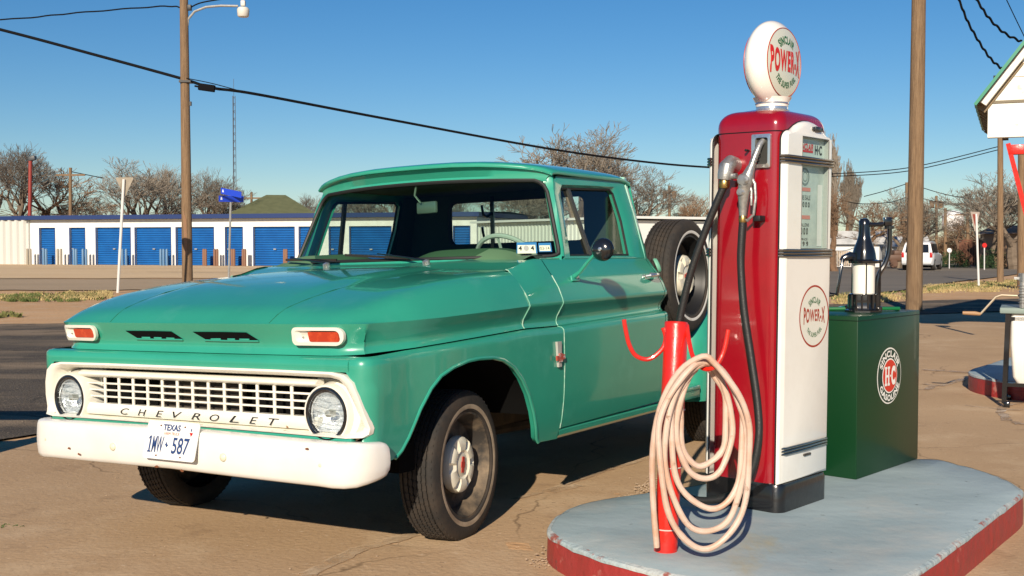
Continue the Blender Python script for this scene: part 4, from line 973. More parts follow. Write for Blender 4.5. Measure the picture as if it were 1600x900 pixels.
for s in (1, -1):
    mb = MB(); O = door_outline(.432, .122, 1.668, .06); O2 = door_outline(.420, .126, 1.662, .055); O3 = door_outline(.390, .14, 1.645, .05)
    X = lambda d: s*d
    # opening loops for windows handled as proud frames; the door itself is one rounded slab
    mb.grid([[(X(.160), y, z) for y, z in O], [(X(.172), y, z) for y, z in O], [(X(.184), y, z) for y, z in O2], [(X(.190), y, z) for y, z in O3]], closed_v=True)
    # front skin with two window holes: build as strips
    za, zbm, zc_, zd = 1.120, 1.478, 1.512, 1.598; yl, yr = -.075, .168
    def rect(y0, y1, z0, z1): mb.poly([(X(.190), y0, z0), (X(.190), y1, z0), (X(.190), y1, z1), (X(.190), y0, z1)])
    low = [p for p in O3 if p[1] <= za]
    yL = -.195; yR = .195
    rect(yL, yR, .14, za); rect(yL, yl, za, zd); rect(yr, yR, za, zd); rect(yl, yr, zbm, zc_)
    arc = [p for p in O3 if p[1] > 1.5 and p[0] <= .1951]
    mb.poly([(X(.190), yL, zd), (X(.190), yR, zd)]+[(X(.190), y, z) for y, z in O3 if z > zd])
    dr = mb.build('door', PUMPWHT, pump, angle=50)
    mb = MB(); mb.tube([(X(.1635), y*1.006, z) for y, z in O], .004, 6, closed=True); mb.build('door_gasket', SEAL, dr)
    for (z0, z1, nm) in ((za, zbm, 'display_window'), (zc_, zd, 'name_window')):
        mb = MB(); mb.grid([[(X(.190), y, z) for y, z in ((yl, z0), (yr, z0), (yr, z1), (yl, z1))], [(X(.166), y, z) for y, z in ((yl, z0), (yr, z0), (yr, z1), (yl, z1))]], closed_v=True); mb.build('window_reveal', mat('reveal_grey', (.30, .33, .31), .4), dr, smooth=False)
        mb = MB(); mb.poly([(X(.167), y, z) for y, z in ((yl-.004, z0-.004), (yr+.004, z0-.004), (yr+.004, z1+.004), (yl-.004, z1+.004))]); mb.build('dial_face' if z0 == za else 'name_panel', DIAL, dr, smooth=False)
        mb = MB(); mb.poly([(X(.186), y, z) for y, z in ((yl, z0), (yr, z0), (yr, z1), (yl, z1))]); mb.build(nm, glass('pump_glass', (.93, .97, .96), .7), dr, smooth=False)
        mb = MB(); mb.tube([(X(.1905), y, z) for y, z in ((yl, z0), (yr, z0), (yr, z1), (yl, z1))], .0022, 5, closed=True); mb.build('window_edge', mat('edge_grey', (.25, .25, .24), .4, .8), dr)
    # triple chrome bands wrap the door
    for zz, y0, y1 in ((1.495, -.222, .222), (1.100, -.222, .222), (.262, -.205, .205)):
        for k in range(3):
            mb = MB(); z_ = zz+(k-1)*.0125; mb.tube([(X(.168), y0-.001, z_), (X(.186), y0+.004, z_), (X(.195), y0+.02, z_), (X(.197), 0, z_), (X(.195), y1-.02, z_), (X(.186), y1-.004, z_), (X(.168), y1+.001, z_)], .0055, 8); mb.build('trim_band', mat('aged_chrome', (.38, .36, .30), .28, 1.0), dr)
    mb = MB(); mb.box((X(.194), .055*s, 1.636), (.010, .055, .022), bev=.003); mb.box((X(.193), .055*s-.038*1, 1.636), (.008, .018, .015), bev=.002); mb.box((X(.193), .055*s+.038, 1.636), (.008, .018, .015), bev=.002); mb.build('maker_badge', mat('badge_metal', (.10, .10, .10), .3, .8), dr)
    mb = MB(); mb.box((X(.193), .01, .225), (.010, .060, .010), bev=.002); mb.build('door_latch', mat('badge_metal2', (.12, .11, .10), .3, .8), dr)
    F = lambda a, b, d: (X(.190+d), s*a+(.058 if s > 0 else -.058)*1.0, .825+b)
    # round decal
    mb = MB(); ring(mb, lambda a, b: F(a, b, .0012), .128, .136); disc_ = mb.build('decal_ring', PRUST, dr, smooth=False)
    mb = MB(); disc(mb, lambda a, b: F(a, b, .0006), .128); mb.build('decal_field', mat('decal_cream', (.74, .74, .66), .25, coat=.8), dr, smooth=False)
    mb = MB(); text_arc(mb, 'SINCLAIR', lambda a, b: F(a, b, .002), .058, .027, 134, 46, .025, space=1.15); text_arc(mb, 'THE SUPER FUEL', lambda a, b: F(a, b, .002), .092, .020, 220, 320, .02, top=False, space=1.15); mb.build('decal_text_green', PGREEN, dr, smooth=False)
    mb = MB(); V, Fc = text_geo('POWER-X', .028, 1.16); mb.add([F((a-.5)*.195, (b-.5)*.052*(1+.5*(2*abs(a-.5))**2*1.0)+.004, .002) for a, b in V], Fc); mb.build('decal_text_red', PRUST, dr, smooth=False)
    # name panel text
    G = lambda a, b, d=0: (X(.168+d), s*a+(.047 if s > 0 else -.047), 1.553+b)
    mb = MB(); mb.cur = 0; text_on(mb, 'SINCLAIR', lambda a, b: G(a, b+.3*0, .001), .125, .028, .03, cx=-.045, cy=.006, shear=.2); mb.poly([G(a, b, .001) for a, b in ((-.112, -.018), (.015, -.018), (.015, -.009), (-.104, -.009), (-.104, -.005), (-.118, -.0135))])
    mb.cur = 1; text_on(mb, 'H·C', lambda a, b: G(a, b, .001), .065, .042, .03, cx=.066, cy=-.003); mb.build('name_text', [PRED, PBLK], dr, smooth=False)
    # dial text
    K = lambda a, b, d=0: (X(.168+d), s*a+(-.005 if s > 0 else .005), 1.30+b)
    mb = MB(); mb.cur = 0
    ring(mb, lambda a, b: K(a, b, .001), .030, .038, 30, .0, .130); ring(mb, lambda a, b: K(a, b, .001), .018, .021, 24, .0, .130)
    mb.cur = 1; text_on(mb, 'THIS SALE', lambda a, b: K(a, b, .001), .10, .020, 0, cy=.040); text_on(mb, '$ 0 0 0', lambda a, b: K(a, b, .001), .09, .026, .02, cy=.008)
    text_on(mb, 'GALLONS', lambda a, b: K(a, b, .001), .085, .014, 0, cy=-.078); text_on(mb, '0 0 0', lambda a, b: K(a, b, .001), .065, .030, .02, cy=-.105); text_on(mb, 'PRICE', lambda a, b: K(a, b, .001), .06, .009, 0, cy=-.140)
    text_on(mb, '1 9 9', lambda a, b: K(a, b, .001), .075, .020, .01, cy=-.160)
    mb.cur = 2
    for b in (.075, -.045): mb.poly([K(a, b+c, .001) for a, c in ((-.05, -.008), (.05, -.008), (.05, .008), (-.05, .008))])
    mb.build('dial_text', [mat('dial_grey', (.16, .22, .21), .4), PBLK, mat('dial_pink', (.55, .22, .18), .5)], dr, smooth=False)
    mb = MB(); mb.poly([(X(.169), .11*s, 1.13), (X(.169), .155*s, 1.13), (X(.169), .155*s, 1.40), (X(.169), .11*s, 1.40)]); mb.build('sight_panel', mat('sight_white', (.66, .70, .66), .3), dr, smooth=False)
# globe
gl = Vector((.0, 0, 1.930)); mb = MB(); mb.lathe([(.075, 1.700), (.078, 1.722), (.070, 1.728), (.068, 1.748), (.074, 1.752), (.072, 1.758)], (0, 0, 0), (0, 0, 1), 36); mb.build('globe_collar', CHROME, pump)
gh = .105; prof = []
for k in range(25):
    a = R_(-90+180*k/24); prof.append((.163+.0*0+.026*cos(a)**.8 if abs(k-12) < 12 else .158, gh*sin(a)*.80))
prof = [(.0001, -gh*.80)]+[(.163*.5, -gh*.8)]+prof+[(.163*.5, gh*.8), (.0001, gh*.8)]
P = []
A0_ = math.acos(.148/.187)
for k in range(33):
    a = -A0_+2*A0_*k/32; P.append((.187*cos(a), .092*sin(a)))
GX = P[-1][1]
mb = MB(); mb.lathe([(.0001, -GX)]+P+[(.0001, GX)], gl, (1, 0, 0), 64, cap=False); globe = mb.build('globe', GLOBE, pump, angle=60)
mb = MB(); mb.lathe([(.07, -.19), (.072, -.172), (.085, -.150)], gl, (0, 0, 1), 32, cap=False); mb.build('globe_neck', GLOBE, globe)
for s in (1, -1):
    GF = lambda a, b, d=0: (s*(GX+.001+.014*(1-(a*a+b*b)/.148**2)+d), gl.y+s*a, gl.z+b)
    mb = MB(); mb.grid([[GF(cos(2*pi*k/48)*q, sin(2*pi*k/48)*q) for k in range(48)] for q in (.148, .12, .08, .04, .0005)], closed_v=True); mb.build('globe_face', FACE, globe, angle=60)
    mb = MB(); mb.tube([GF(cos(2*pi*k/64)*.149, sin(2*pi*k/64)*.149) for k in range(64)], .0022, 5, closed=True); mb.build('face_ring', PRUST, globe)
    mb = MB(); text_arc(mb, 'SINCLAIR', lambda a, b: GF(a, b, .0015), .078, .036, 132, 48, .035, space=1.12); text_arc(mb, 'THE SUPER FUEL', lambda a, b: GF(a, b, .0015), .112, .027, 218, 322, .03, top=False, space=1.12); mb.build('face_text_green', PGREEN, globe, smooth=False)
    mb = MB(); V, Fc = text_geo('POWER-X', .045, 1.20); mb.add([GF((a-.5)*.258, (b-.5)*.092*(1+.35*(2*abs(a-.5))**2)+.005, .0015) for a, b in V], Fc); mb.build('face_text_red', PRED, globe, smooth=False)
# nozzle holder, nozzle, hose, elbow on the red side (y = -.215)
Y0 = -.215
mb = MB(); O = rrect(.078, 1.530, .090, .142, .006, 3); I = rrect(.082, 1.530, .060, .112, .01, 3)
mb.grid([[(a, Y0, b) for a, b in O], [(a, Y0-.014, b) for a, b in O], [(a, Y0-.016, b) for a, b in I], [(a, Y0+.004, b) for a, b in I]], closed_v=True); mb.build('nozzle_holder', CHROME, pump)
mb = MB(); mb.poly([(a, Y0-.001, b) for a, b in I]); mb.build('holder_recess', mat('recess_dark', (.06, .06, .055), .5, .4), pump, smooth=False)
mb = MB(); mb.lathe([(.004, 0), (.006, .03), (.003, .034)], (.015, Y0, 1.535), (0, -1, 0), 8); mb.build('padlock_stud', PBLK, pump)
nzl = empty('nozzle', None, None); nzl.parent = pump
N0 = lambda x, y, z: (x, Y0-y, z)
mb = MB(); mb.tube([N0(.082, .0, 1.575), N0(.078, .022, 1.555), N0(.068, .040, 1.51), N0(.056, .055, 1.455)], [.0125, .0135, .0145, .0150], 12)
for t in (.15, .35, .55, .75): 
    a = Vector(N0(.074, .028, 1.535)).lerp(Vector(N0(.058, .053, 1.462)), t); d = Vector((-.016, -.025, -.073)).normalized(); mb.lathe([(.013, -.003), (.018, 0), (.013, .003)], a, d, 14)
mb.build('spout', STEEL, nzl)
mb = MB(); mb.tube([N0(.058, .055, 1.462), N0(.050, .062, 1.432), N0(.042, .068, 1.402), N0(.036, .070, 1.375), N0(.032, .070, 1.345), N0(.030, .068, 1.30), N0(.028, .066, 1.255)], [.017, .024, .032, .028, .025, .019, .0165], 16)
mb.lathe([(.026, -.012), (.028, 0), (.020, .010), (.001, .012)], N0(.040, .092, 1.405), (.0, -1, 0), 18); mb.lathe([(.020, -.01), (.022, 0), (.014, .012), (.001, .013)], N0(.030, .088, 1.355), (0, -1, 0), 16)
mb.build('nozzle_body', STEEL, nzl)
mb = MB(); mb.tube([N0(.060, .060, 1.42), N0(.080, .060, 1.39), N0(.086, .062, 1.33), N0(.078, .064, 1.26), N0(.050, .066, 1.235), N0(.034, .066, 1.245)], [.008, .007, .006, .006, .007, .007], 8)
mb.tube([N0(.050, .062, 1.41), N0(.066, .062, 1.36), N0(.066, .062, 1.30)], .006, 8); mb.build('trigger_guard', STEEL, nzl)
mb = MB(); mb.lathe([(.0165, 0), (.018, .006), (.018, .022), (.0165, .028)], N0(.028, .066, 1.228), (0, 0, 1), 16); mb.build('coupling', BRASS, nzl)
mb = MB(); mb.box(N0(.085, .03, 1.245), (.035, .05, .025), bev=.005); mb.build('hang_bracket', PBLK, pump)
# elbow
mb = MB(); mb.tube([(-.055, Y0+.01, 1.475), (-.057, Y0-.030, 1.482), (-.060, Y0-.055, 1.465), (-.064, Y0-.062, 1.430), (-.066, Y0-.062, 1.412)], [.036, .036, .035, .032, .030], 18)
mb.tube([(-.040, Y0-.055, 1.425), (-.010, Y0-.055, 1.425)], .013, 12); el = mb.build('hose_elbow', STEEL, pump)
mb = MB(); mb.lathe([(.021, 0), (.024, .01), (.024, .03), (.021, .036)], (-.068, Y0-.063, 1.375), (0.05, 0, 1), 16); mb.build('elbow_coupling', BRASS, pump)
def smooth_path(pts, n=10):
    P = [Vector(p) for p in pts]; out = []
    for i in range(len(P)-1):
        p0, p1, p2, p3 = P[max(0, i-1)], P[i], P[i+1], P[min(len(P)-1, i+2)]
        for k in range(n):
            t = k/n; out.append(.5*((2*p1)+(-p0+p2)*t+(2*p0-5*p1+4*p2-p3)*t*t+(-p0+3*p1-3*p2+p3)*t**3))
    out.append(P[-1]); return out
pmi = pump.matrix_world.inverted() if False else (Matrix.Translation(pc) @ lean @ Matrix.Translation(-pc) @ pm).inverted()
def PL(px, py, Y): return pmi @ at(px, py, Y)
hp = [(.028, Y0-.066, 1.232), (.024, Y0-.067, 1.16), (.022, Y0-.066, 1.05), (.040, Y0-.064, .86), (.075, Y0-.060, .66), (.110, Y0-.060, .46), (.122, Y0-.070, .32), (.095, Y0-.085, .17), (.02, Y0-.11, .075), (-.09, Y0-.13, .035), (-.19, Y0-.14, .045), (-.27, Y0-.13, .13), (-.305, Y0-.12, .28), (-.300, Y0-.11, .50), (-.27, Y0-.10, .75), (-.215, Y0-.09, 1.0), (-.145, Y0-.078, 1.2), (-.095, Y0-.070, 1.32), (-.069, Y0-.064, 1.38)]
mb = MB(); mb.tube(smooth_path(hp, 8), .0165, 12); mb.build('pump_hose', HOSEB, pump)
# ------------------------------------------------------------------ GREEN DISPENSER CABINET WITH HAND PUMP
bc = Vector((1.661, 5.556)); bw, bd, bh = .735, .50, .79
cc = bc+ow_*bw/2-on_*bd/2
bm_ = Matrix(((.745, .666, 0, cc.x), (-.666, .745, 0, cc.y), (0, 0, 1, .15), (0, 0, 0, 1)))
cab = empty('oil_cabinet', 'dark green metal oil cabinet with a round emblem, standing beside the gas pump', 'cabinet', mw=bm_)
mb = MB(); mb.box((0, 0, bh/2), (bd, bw, bh), bev=.006); mb.build('cabinet_body', BOXG, cab)
mb = MB(); mb.tube([(a, b, bh-.022) for a, b in rrect(0, 0, bd+.001, bw+.001, .007, 3)], .0022, 4, closed=True); mb.build('lid_seam', mat('seam_deep_green', (.001, .012, .004), .6), cab)
mb = MB(); mb.tube([(-bd/2+.02, -.05, bh+.004), (0, .02, bh+.012), (bd/2-.05, .22, bh+.012), (bd/2-.1, .30, bh+.006)], .010, 8)
mb.lathe([(.095, 0), (.095, .012), (.08, .016), (.078, .008), (.001, .008)], (-.02, .19, bh+.001), (0, 0, 1), 28); mb.build('lid_ring', mat('bright_green', (.01, .13, .035), .25, coat=.8), cab)
E_ = lambda a, b, d: (bd/2+d, a-bw/2+.358, .475+b)
mb = MB(); disc(mb, lambda a, b: E_(a, b, .0015), .142, 60); mb.build('emblem_rim', PWHT, cab, smooth=False)
mb = MB(); disc(mb, lambda a, b: E_(a, b, .003), .135, 60); mb.build('emblem_band', mat('emblem_dark_green', (.004, .035, .022), .4), cab, smooth=False)
mb = MB(); disc(mb, lambda a, b: E_(a, b, .0045), .088, 60); text_arc(mb, 'SINCLAIR', lambda a, b: E_(a, b, .0045), .095, .033, 158, 22, .04, space=1.1); text_arc(mb, 'GASOLINE', lambda a, b: E_(a, b, .0045), .128, .033, 204, 336, .04, top=False, space=1.1); mb.build('emblem_letters', PWHT, cab, smooth=False)
mb = MB(); disc(mb, lambda a, b: E_(a, b, .006), .081, 60); mb.build('emblem_disc', mat('emblem_bright_red', (.58, .03, .012), .4), cab, smooth=False)
mb = MB()
def slab(cx, cy, w, h): mb.poly([E_(cx+a*w/2, cy+b*h/2, .0075) for a, b in ((-1, -1), (1, -1), (1, 1), (-1, 1))])
for cx in (-.052, -.019): slab(cx, 0, .015, .088); 
for cx in (-.052, -.019):
    for cy in (-.042, .042): mb.poly([E_(cx+a, cy+b, .0078) for a, b in ((-.013, -.006), (.013, -.006), (.013, .006), (-.013, .006))])
slab(-.035, 0, .02, .012); slab(.002, 0, .010, .010)
V, Fc = text_geo('C', .06); mb.add([E_(.036+(a-.5)*.050, (b-.5)*.098, .0075) for a, b in V], Fc)
mb.build('emblem_initials', PWHT, cab, smooth=False)
# hand pump
hx, hy_ = at(1349, 487, 5.95).x, 5.95
hpz = .15+bh
hm = Matrix.Translation(Vector((hx, hy_, hpz))) @ Matrix.Rotation(R_(0), 4, 'Z')
hpump = empty('hand_pump', 'black hand pump with white glass cylinder and crank on top of the green cabinet', 'hand pump', mw=hm)
mb = MB(); rr = [(cos(R_(45+90*k)), sin(R_(45+90*k))) for k in range(4)]
ang0 = R_(-42)
def sq(w, z, n=8): return [(cos(ang0+2*pi*k/n)*w, sin(ang0+2*pi*k/n)*w, z) for k in range(n)]
mb.grid([sq(.098, 0), sq(.098, .010), sq(.080, .016), sq(.074, .03), sq(.074, .085), sq(.078, .092), sq(.062, .096)], closed_v=True, cap=True)
for k in range(16):
    a = 2*pi*k/16; mb.bar((cos(a)*.074, sin(a)*.074, .02), (cos(a)*.074, sin(a)*.074, .088), .008, .008)
for k in range(4):
    a = ang0+pi/2*k; mb.lathe([(.012, .0), (.012, .02), (.001, .024)], (cos(a)*.09, sin(a)*.09, .008), (0, 0, 1), 8)
mb.build('pump_base', BLKP, hpump)
mb = MB(); mb.lathe([(.056, .092), (.056, .252)], (0, 0, 0), (0, 0, 1), 32, cap=True); mb.build('glass_cylinder', mat('cylinder_white', (.82, .80, .72), .12, coat=1), hpump)
mb = MB()
for a in (-95, 25, 145): mb.tube([(cos(R_(a))*.061, sin(R_(a))*.061, .09), (cos(R_(a))*.061, sin(R_(a))*.061, .255)], .0035, 6)
mb.tube([(.078, -.02, .0), (.078, -.02, .26)], .0045, 6)
mb.build('tie_rod', BLKP, hpump)
mb = MB(); mb.lathe([(.060, .248), (.076, .250), (.078, .262), (.062, .270), (.058, .30), (.052, .325), (.038, .36), (.030, .39), (.028, .44), (.027, .465), (.018, .478), (.001, .480)], (0, 0, 0), (0, 0, 1), 32); mb.lathe([(.012, 0), (.012, .01), (.001, .012)], (.08, -.02, .256), (0, 0, 1), 8); mb.build('pump_head', BLKP, hpump)
mb = MB(); mb.tube([(-.02, 0, .272), (-.075, -.01, .285), (-.112, -.02, .275), (-.118, -.02, .262)], [.026, .024, .016, .014], 10); mb.bar((-.116, -.03, .275), (-.150, -.045, .085), .012, .020, up=(0, 1, 0), bev=.003); mb.tube([(-.150, -.045, .092), (-.19, -.05, .098)], .005, 6); mb.lathe([(.007, -.004), (.007, .004)], (-.19, -.05, .098), (1, 0, 0), 8); mb.build('crank', BLKP, hpump)
mb = MB(); mb.tube([(.015, 0, .448), (.055, 0, .447), (.095, 0, .449)], [.014, .011, .013], 10); mb.box((.118, 0, .462), (.038, .038, .045), bev=.005); mb.lathe([(.026, 0), (.026, .014), (.018, .016)], (.128, 0, .425), (0, 0, 1), 14)
mb.tube(smooth_path([(.130, 0, .43), (.131, 0, .36), (.126, 0, .30), (.108, 0, .245), (.082, 0, .20), (.070, 0, .15), (.068, 0, .05)], 6), .0125, 10)
mb.tube([(.095, 0, .355), (.13, 0, .352)], .0018, 5); mb.build('spout_pipe', BLKP, hpump)
# ------------------------------------------------------------------ BOLLARD + HOSE COIL
b0, b1 = at(1040, 856, 4.27), at(1057, 503, 4.27); b0.z = .15
ax = (b1-b0).normalized(); L = (b1-b0).length
bol = empty('bollard', 'leaning red pipe bollard with curved hooks, at the left end of the pump island', 'bollard', loc=tuple(b0))
mb = MB(); mb.lathe([(.0435, -.03), (.0435, L-.004), (.041, L), (.038, L-.002), (.037, L-.03), (.001, L-.03)], (0, 0, 0), tuple(ax), 32); mb.build('pipe', BRED, bol)
mb = MB()
def BP_(px, py, Y=4.27): return at(px, py, Y)-b0
mb.tube(smooth_path([BP_(1036, 512), BP_(1040, 528), BP_(1034, 546), BP_(1014, 561), BP_(994, 556), BP_(983, 538), BP_(977, 512), BP_(975, 499)], 6), .0085, 10)
mb.build('hook', BRED, bol)
mb = MB(); mb.tube(smooth_path([BP_(1073, 508, 4.26), BP_(1077, 535, 4.22), BP_(1084, 560, 4.18), BP_(1100, 576, 4.15), BP_(1118, 572, 4.12), BP_(1131, 548, 4.12), BP_(1138, 515, 4.12)], 6), .0085, 10); mb.build('hook', BRED, bol)
mb = MB()
for t in (.10, .37, .62): mb.tube([ax*(L*t)+Vector((cos(2*pi*k/20)*.0455, sin(2*pi*k/20)*.0455, .0)) for k in range(20)], .0025, 5, closed=True)
mb.build('wire_tie', mat('pale_wire', (.6, .5, .45), .5), bol)
coil_o = at(1100, 565, 4.16)
def CP(px, py, Y): return at(px, py, Y)-coil_o
pts = []
loops = [  # left, right, top, bottom, depth
    (1018, 1177, 560, 873, 4.10), (1028, 1170, 564, 843, 4.13), (1040, 1172, 568, 818, 4.15), (1049, 1150, 564, 770, 4.17), (1058, 1136, 570, 726, 4.19)]
random.seed(12)
path = [CP(1024, 856, 4.19), CP(1019, 800, 4.18), CP(1020, 720, 4.16), CP(1034, 640, 4.13), CP(1062, 585, 4.12)]
for i, (l, r_, t, b, Y) in enumerate(loops):
    N = 20
    for k in range(N):
        u = k/N; nl = loops[min(i+1, len(loops)-1)]
        L_ = lerp(l, nl[0], u); Rr = lerp(r_, nl[1], u); Tt = lerp(t, nl[2], u); Bb = lerp(b, nl[3], u)
        a = 2*pi*u; cx = (L_+Rr)/2; hw = (Rr-L_)/2; cyy = (Tt+Bb)/2; hh = (Bb-Tt)/2
        x = cx+hw*sin(a)*(1+.06*cos(a*2)); y = cyy-hh*cos(a)
        # hanging shape: narrow top, wide low belly; tops gathered on the hook
        top_pull = sstep(.35, 1, cos(a)); x = lerp(x, 1100+(x-1100)*.75+random.uniform(-1, 1), top_pull)
        swing = .05*sin(a)*(1 if i % 2 else .6)
        path.append(CP(x, y, Y+swing*.5+(.06 if y > 800 else .0)*0))
path += [CP(1090, 566, 4.19), CP(1120, 575, 4.22)]
sp_ = smooth_path(path, 4); rnd_ = random.Random(31)
sp_ = [p+Vector((sin(i*.43)*.0035+sin(i*.171+2)*.005, 0, sin(i*.37+1)*.003+sin(i*.113)*.006)) for i, p in enumerate(sp_)]
mb = MB(); mb.tube(sp_, [.0112+.0005*sin(i*.9)+(.0012 if i % 61 == 5 else 0) for i in range(len(sp_))], 10); hc_ = mb.build('garden_hose', HOSEW); hc_.location = coil_o; tag(hc_, 'coil of faded pinkish white hose hanging on the red bollard hook', 'hose')
# ------------------------------------------------------------------ BACKGROUND STRUCTURES
def pole(name, label, px0, py0, px1, py1, Y, r0, r1, m=WOOD, cat='utility pole', group=None, base=None, n=14):
    """straight pole through two image points at distance Y, foot on the ground"""
    a = at(px0, py0, Y); b = at(px1, py1, Y); zb0 = zg(b.x, b.y)-.1; t = (zb0-a.z)/(b.z-a.z); foot = a.lerp(b, t)
    root = empty(name, label, cat, loc=tuple(foot), group=group)
    mb = MB(); P = [(a-foot)*(k/8) for k in range(9)]; mb.tube(P, [lerp(r0, r1, k/8) for k in range(9)], n); mb.build('shaft', m, root); return root, foot, a
# left utility pole with lamp
pr_, foot, top = pole('utility_pole', 'weathered wooden utility pole with a street lamp, standing behind the truck hood', 286.5, -60, 293, 440, 34, .155, .115)
mb = MB(); q = lambda px, py, Y=34: at(px, py, Y)-foot
mb.tube([q(293, 40), q(294, 30), q(304, 18), q(322, 11), q(345, 9), q(372, 9.5)], .035, 8); mb.build('lamp_arm', GALV, pr_)
o_ = q(380, 14); mb = MB(); mb.box(tuple(o_+Vector((0, 0, .16))), (.13, .13, .16), bev=.02); mb.lathe([(.05, .10), (.14, .08), (.175, .03), (.178, -.02), (.165, -.16), (.14, -.19), (.02, -.19)], tuple(o_-Vector((0, 0, .04))), (0, 0, 1), 18); lh = mb.build('lamp_head', mat('lamp_white', (.6, .58, .52), .5), pr_)
mb = MB(); mb.box(tuple(q(296, 12)), (.12, .12, .16), bev=.01); mb.box(tuple(q(291, 128)), (.34, .34, .06)); mb.box(tuple(q(297, 162)), (.08, .08, .12)); mb.build('pole_bracket', PBLK, pr_)
random.seed(8); mb = MB()
for k in range(5): mb.bar(q(289+k*1.0-2, 330+k*3, 33.85), q(290.5+k*1.0-2, 400, 33.85), .02, .012)
mb.build('split_wood', mat('split_wood', (.33, .19, .11), .9), pr_)
# splice box hanging on the cable
sb = at(323, 137, 34); PBX = mat('box_black', (.006, .006, .007), .9, spec=.1); mb = MB(); mb.box((0, 0, 0), (.48, .14, .20), Matrix.Rotation(R_(8), 3, 'Y'), bev=.02); mb.tube([(-.35, 0, .05), (-.2, 0, .02)], .03, 6); mb.tube([(.2, 0, -.03), (.38, 0, -.06)], .03, 6)
o = mb.build('splice_box', PBX); o.location = sb; tag(o, 'black splice box hanging on the thick cable beside the left pole', 'splice box')
def wire(name, label, pts, r=.012, group=None, mtl=WIRE, wob=0):
    P = [at(*p) for p in pts]; sp = smooth_path(P, 10)
    if wob: sp = [p+Vector((0, 0, sin(i*1.3)*wob)) for i, p in enumerate(sp)]
    mb = MB(); mb.tube([p-sp[0] for p in sp], r, 5); o = mb.build(name, mtl); o.location = sp[0]; tag(o, label, 'cable', group)
    return o
wire('overhead_cable', 'thick black cable crossing the sky from upper left, down behind the pump', [(-300, -28, 33), (0, 46, 33.6), (150, 86, 33.9), (285, 123, 34), (330, 137, 34.2), (400, 147, 35), (600, 185, 39), (850, 231, 45), (1000, 252, 49), (1118, 262, 52), (1300, 270, 57)], .045)
wire('overhead_cable', 'thin sagging wire reaching the top of the left pole from the left', [(-300, 48, 33), (0, 31, 33.5), (120, 20, 33.7), (250, 10, 34), (285, 12, 34)], .022, wob=.01)
wire('overhead_cable', 'short wire rising right from the top of the left pole', [(297, 12, 34), (315, 4, 34), (360, -4, 34), (420, -16, 34)], .022)
wire('overhead_cable', 'thin wire sloping above the thick cable near the splice box', [(290, 122, 33.9), (330, 130, 34), (375, 142, 34.2)], .014)
# right utility pole
pole('utility_pole', 'thick brown wooden utility pole rising behind the green cabinet', 1436.5, -60, 1428, 484, 22.5, .158, .128)
tel = [  # background poles px, top, bottom, Y, r
    ('wooden utility pole with a crossarm far behind the storage units, at left', 110, 262, 336, 80, .13, 1), ('distant pole with two transformers behind the truck roof', 1046, 290, 345, 90, .13, 2),
    ('distant utility pole just left of the thick brown pole', 1417, 285, 400, 85, .15, 0), ('distant pole right of the thick brown pole, with a small top fitting', 1463, 306, 400, 95, .13, 2),
    ('short distant pole rising above brown trees at right', 1477, 325, 395, 100, .16, 0), ('distant pole with a crossarm, left of the small triangular sign', 1512, 326, 400, 95, .17, 1),
    ('brown pole standing on the grass verge right of the triangular sign', 1563, 200, 432, 46, .13, 0), ('partly hidden pole at the right picture edge beside the canopy', 1597, 240, 446, 38, .16, 0),
    ('far pole with crossarm right of the blue street signs', 393, 300, 340, 95, .12, 1)]
for lab, px, t, b, Y, r0, arm in tel:
    rt, ft, tp_ = pole('utility_pole', lab, px, t, px, b+5, Y, r0, r0*.8, group='background utility poles')
    if arm:
        mb = MB(); c = tp_-ft-Vector((0, 0, .5)); mb.box(tuple(c), (2.0 if arm == 1 else 1.1, .12, .12))
        if arm == 2: mb.lathe([(.18, -.4), (.2, .1), (.1, .2)], tuple(c+Vector((.35, 0, -.1))), (0, 0, 1), 10); mb.lathe([(.18, -.4), (.2, .1), (.1, .2)], tuple(c+Vector((-.35, 0, -.1))), (0, 0, 1), 10)
        mb.build('crossarm', WOOD, rt)
WR = [('upper of two wires sloping behind the thick brown pole', [(1295, 272, 60), (1420, 262, 60), (1560, 229, 60)]), ('lower of two wires sloping behind the thick brown pole', [(1295, 276, 60), (1420, 267, 60), (1560, 234, 60)]),
      ('wire dipping between the pump and the distant pole', [(1295, 306, 80), (1340, 318, 80), (1390, 316, 82), (1417, 308, 85)]), ('wire rising left of the distant pole top', [(1350, 307, 85), (1380, 299, 85), (1417, 287, 85)]),
      ('wire running right from the thick brown pole across the trees', [(1440, 293, 90), (1500, 308, 90), (1620, 318, 88)]), ('second wire running right across the trees', [(1440, 310, 90), (1500, 322, 90), (1620, 338, 88)]),
      ('third wire low across the trees at right', [(1417, 318, 85), (1463, 325, 90), (1540, 340, 90), (1640, 350, 90)]), ('thin wire behind the distant left pole', [(110, 268, 80), (135, 273, 80), (160, 278, 80)])]
for lab, P in WR: wire('overhead_cable', lab, P, .024 if P[0][2] < 70 else .03, 'background wires')
wire('overhead_cable', 'twisted black service drop reaching the canopy roof, left one', [(1480, -35, 13), (1498, 0, 13.1), (1512, 34, 13.3), (1530, 66, 13.6), (1548, 92, 13.8), (1566, 108, 14)], .014, wob=.012)
wire('overhead_cable', 'twisted black service drop reaching the canopy roof, middle one', [(1500, -35, 13), (1526, 0, 13.1), (1545, 28, 13.3), (1570, 52, 13.6), (1596, 65, 14)], .014, wob=.012)
wire('overhead_cable', 'thin straight wire at the upper right corner above the canopy roof', [(1560, -30, 14), (1573, 0, 14), (1600, 56, 14.3), (1615, 85, 14.5)], .006)
